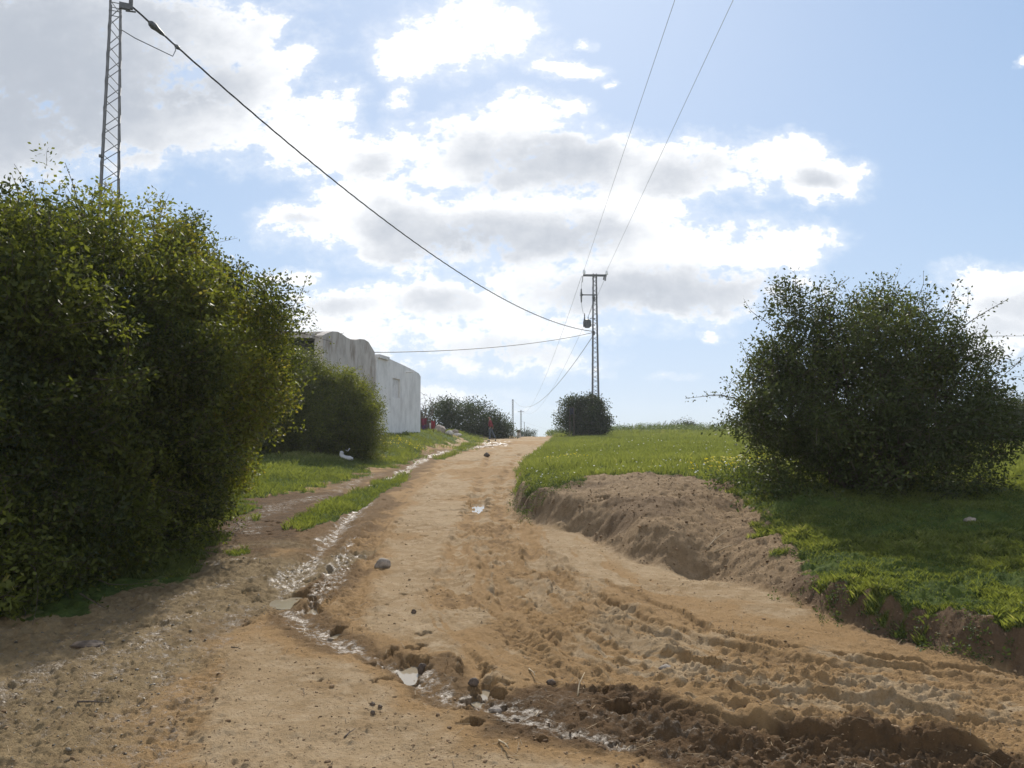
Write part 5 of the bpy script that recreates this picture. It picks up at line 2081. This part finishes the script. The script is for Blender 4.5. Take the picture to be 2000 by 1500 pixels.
stick(974, 1446, 994, 1470, .006, M['dry_twig'], 'pale straw lying on the dry foreground sand at bottom centre', .03)
stick(150, 1384, 212, 1376, .006, M['twig'], 'dark twig lying in the wet corner at lower left')
stick(452, 1262, 470, 1270, .004, M['twig'], 'short dark twig on the dry sand near the stream', .0)
stick(672, 1443, 694, 1430, .004, M['twig'], 'thin dark twig on the dry foreground sand')
stick(1033, 1312, 1045, 1330, .005, M['dry_twig'], 'curved pale stalk on the rut edge right of the puddles', .03)
stick(1128, 1362, 1142, 1342, .005, M['dry_twig'], 'pale stalk standing out of the churned mud', .08)
stick(1380, 1075, 1420, 1055, .008, M['dry_twig'], 'dry bent twig at the foot of the earth bank', .08)
stick(1395, 1085, 1440, 1075, .007, M['dry_twig'], 'second dry twig beside the bent one at the bank foot', .04)


# ------------------------------------------------------------------ puddles
def water_mat(name, c, rough):
    m, T = material(name)
    tc = T.n('ShaderNodeNewGeometry').outputs['Position']
    finish(T, rgb(*c), rough, bump=T.noise(tc, 18, 2, .5), dist=.0012, spec=.5, bstr=.4)
    return m


M['puddle'] = water_mat('murky_water', (.27, .225, .16), .06)


def puddle(cx, cy, rx, ry, rot, dp_):
    z = float(height(np.array([cx]), np.array([cy]))[0]) - .78 * dp_
    n = 40
    c = []
    for i in range(n):
        a = 2 * math.pi * i / n
        px, py = 1.25 * rx * math.cos(a), 1.25 * ry * math.sin(a)
        c.append((cx + px * math.cos(rot) - py * math.sin(rot), cy + px * math.sin(rot) + py * math.cos(rot)))
    slope = float(road_z(np.array([cy + .1]))[0] - road_z(np.array([cy]))[0]) / .1 * .25
    V = [(x, y, z + (y - cy) * slope) for x, y in c] + [(x, y, z - .1) for x, y in c]
    F = [tuple(range(n)), tuple(range(2 * n - 1, n - 1, -1))] + [(i, n + i, n + (i + 1) % n, (i + 1) % n) for i in range(n)]
    mb = MB()
    mb.add(V, F)
    o = mb.build('puddle', M['puddle'])
    tag(o, kind='structure')


for b_ in BASINS:
    puddle(*b_)


def trickle(P, w0, w1, dz, t0=0.0, t1=1.0):
    """a shallow ribbon of water lying in its bed; the mud pokes through it"""
    P = np.asarray(P)[:, :2]
    n = len(P)
    P = P[int(n * t0):max(int(n * t1), int(n * t0) + 3)]
    P = catmull(P, 3)
    n = len(P)
    T_ = np.gradient(P, axis=0)
    T_ /= np.linalg.norm(T_, axis=1, keepdims=True)
    N_ = np.stack([T_[:, 1], -T_[:, 0]], 1)
    w = np.linspace(w0, w1, n)[:, None]
    a, b = P - N_ * w, P + N_ * w
    z = height(P[:, 0], P[:, 1]) + dz
    k = np.ones(5) / 5
    z = np.convolve(np.pad(z, 2, mode='edge'), k, mode='valid')
    V = [(x, y, q) for (x, y), q in zip(a, z)] + [(x, y, q) for (x, y), q in zip(b, z)]
    V += [(x, y, q - .08) for x, y, q in V]
    m = 2 * n
    F = []
    for i in range(n - 1):
        F += [(i, n + i, n + i + 1, i + 1), (m + i, m + i + 1, m + n + i + 1, m + n + i),
              (i, i + 1, m + i + 1, m + i), (n + i, m + n + i, m + n + i + 1, n + i + 1)]
    F += [(0, m, m + n, n), (n - 1, m - 1, 2 * m - 1, m + n - 1)]
    mb = MB()
    mb.add(V, F)
    o = mb.build('water', M['puddle'], smooth=True)
    tag(o, kind='structure')


trickle(STREAM, .20, .09, -.068, 0, .9)
trickle(CHANNEL, .08, .09, -.080, .05, .8)
trickle(FLOW_L, .10, .16, -.058, .2, 1)


# ------------------------------------------------------------------ air
def haze():
    m = bpy.data.materials.new('haze_air')
    m.use_nodes = True
    T = NT(m.node_tree)
    v = T.n('ShaderNodeVolumePrincipled', ins={'Color': rgb(.86, .90, .95), 'Density': .00042, 'Anisotropy': .45})
    T.n('ShaderNodeOutputMaterial', ins={'Volume': v.outputs[0]})
    mb = MB()
    mb.box((0, 200, 2.6), (560, 470, 27))
    o = mb.build('haze', m)
    tag(o, kind='stuff')


haze()
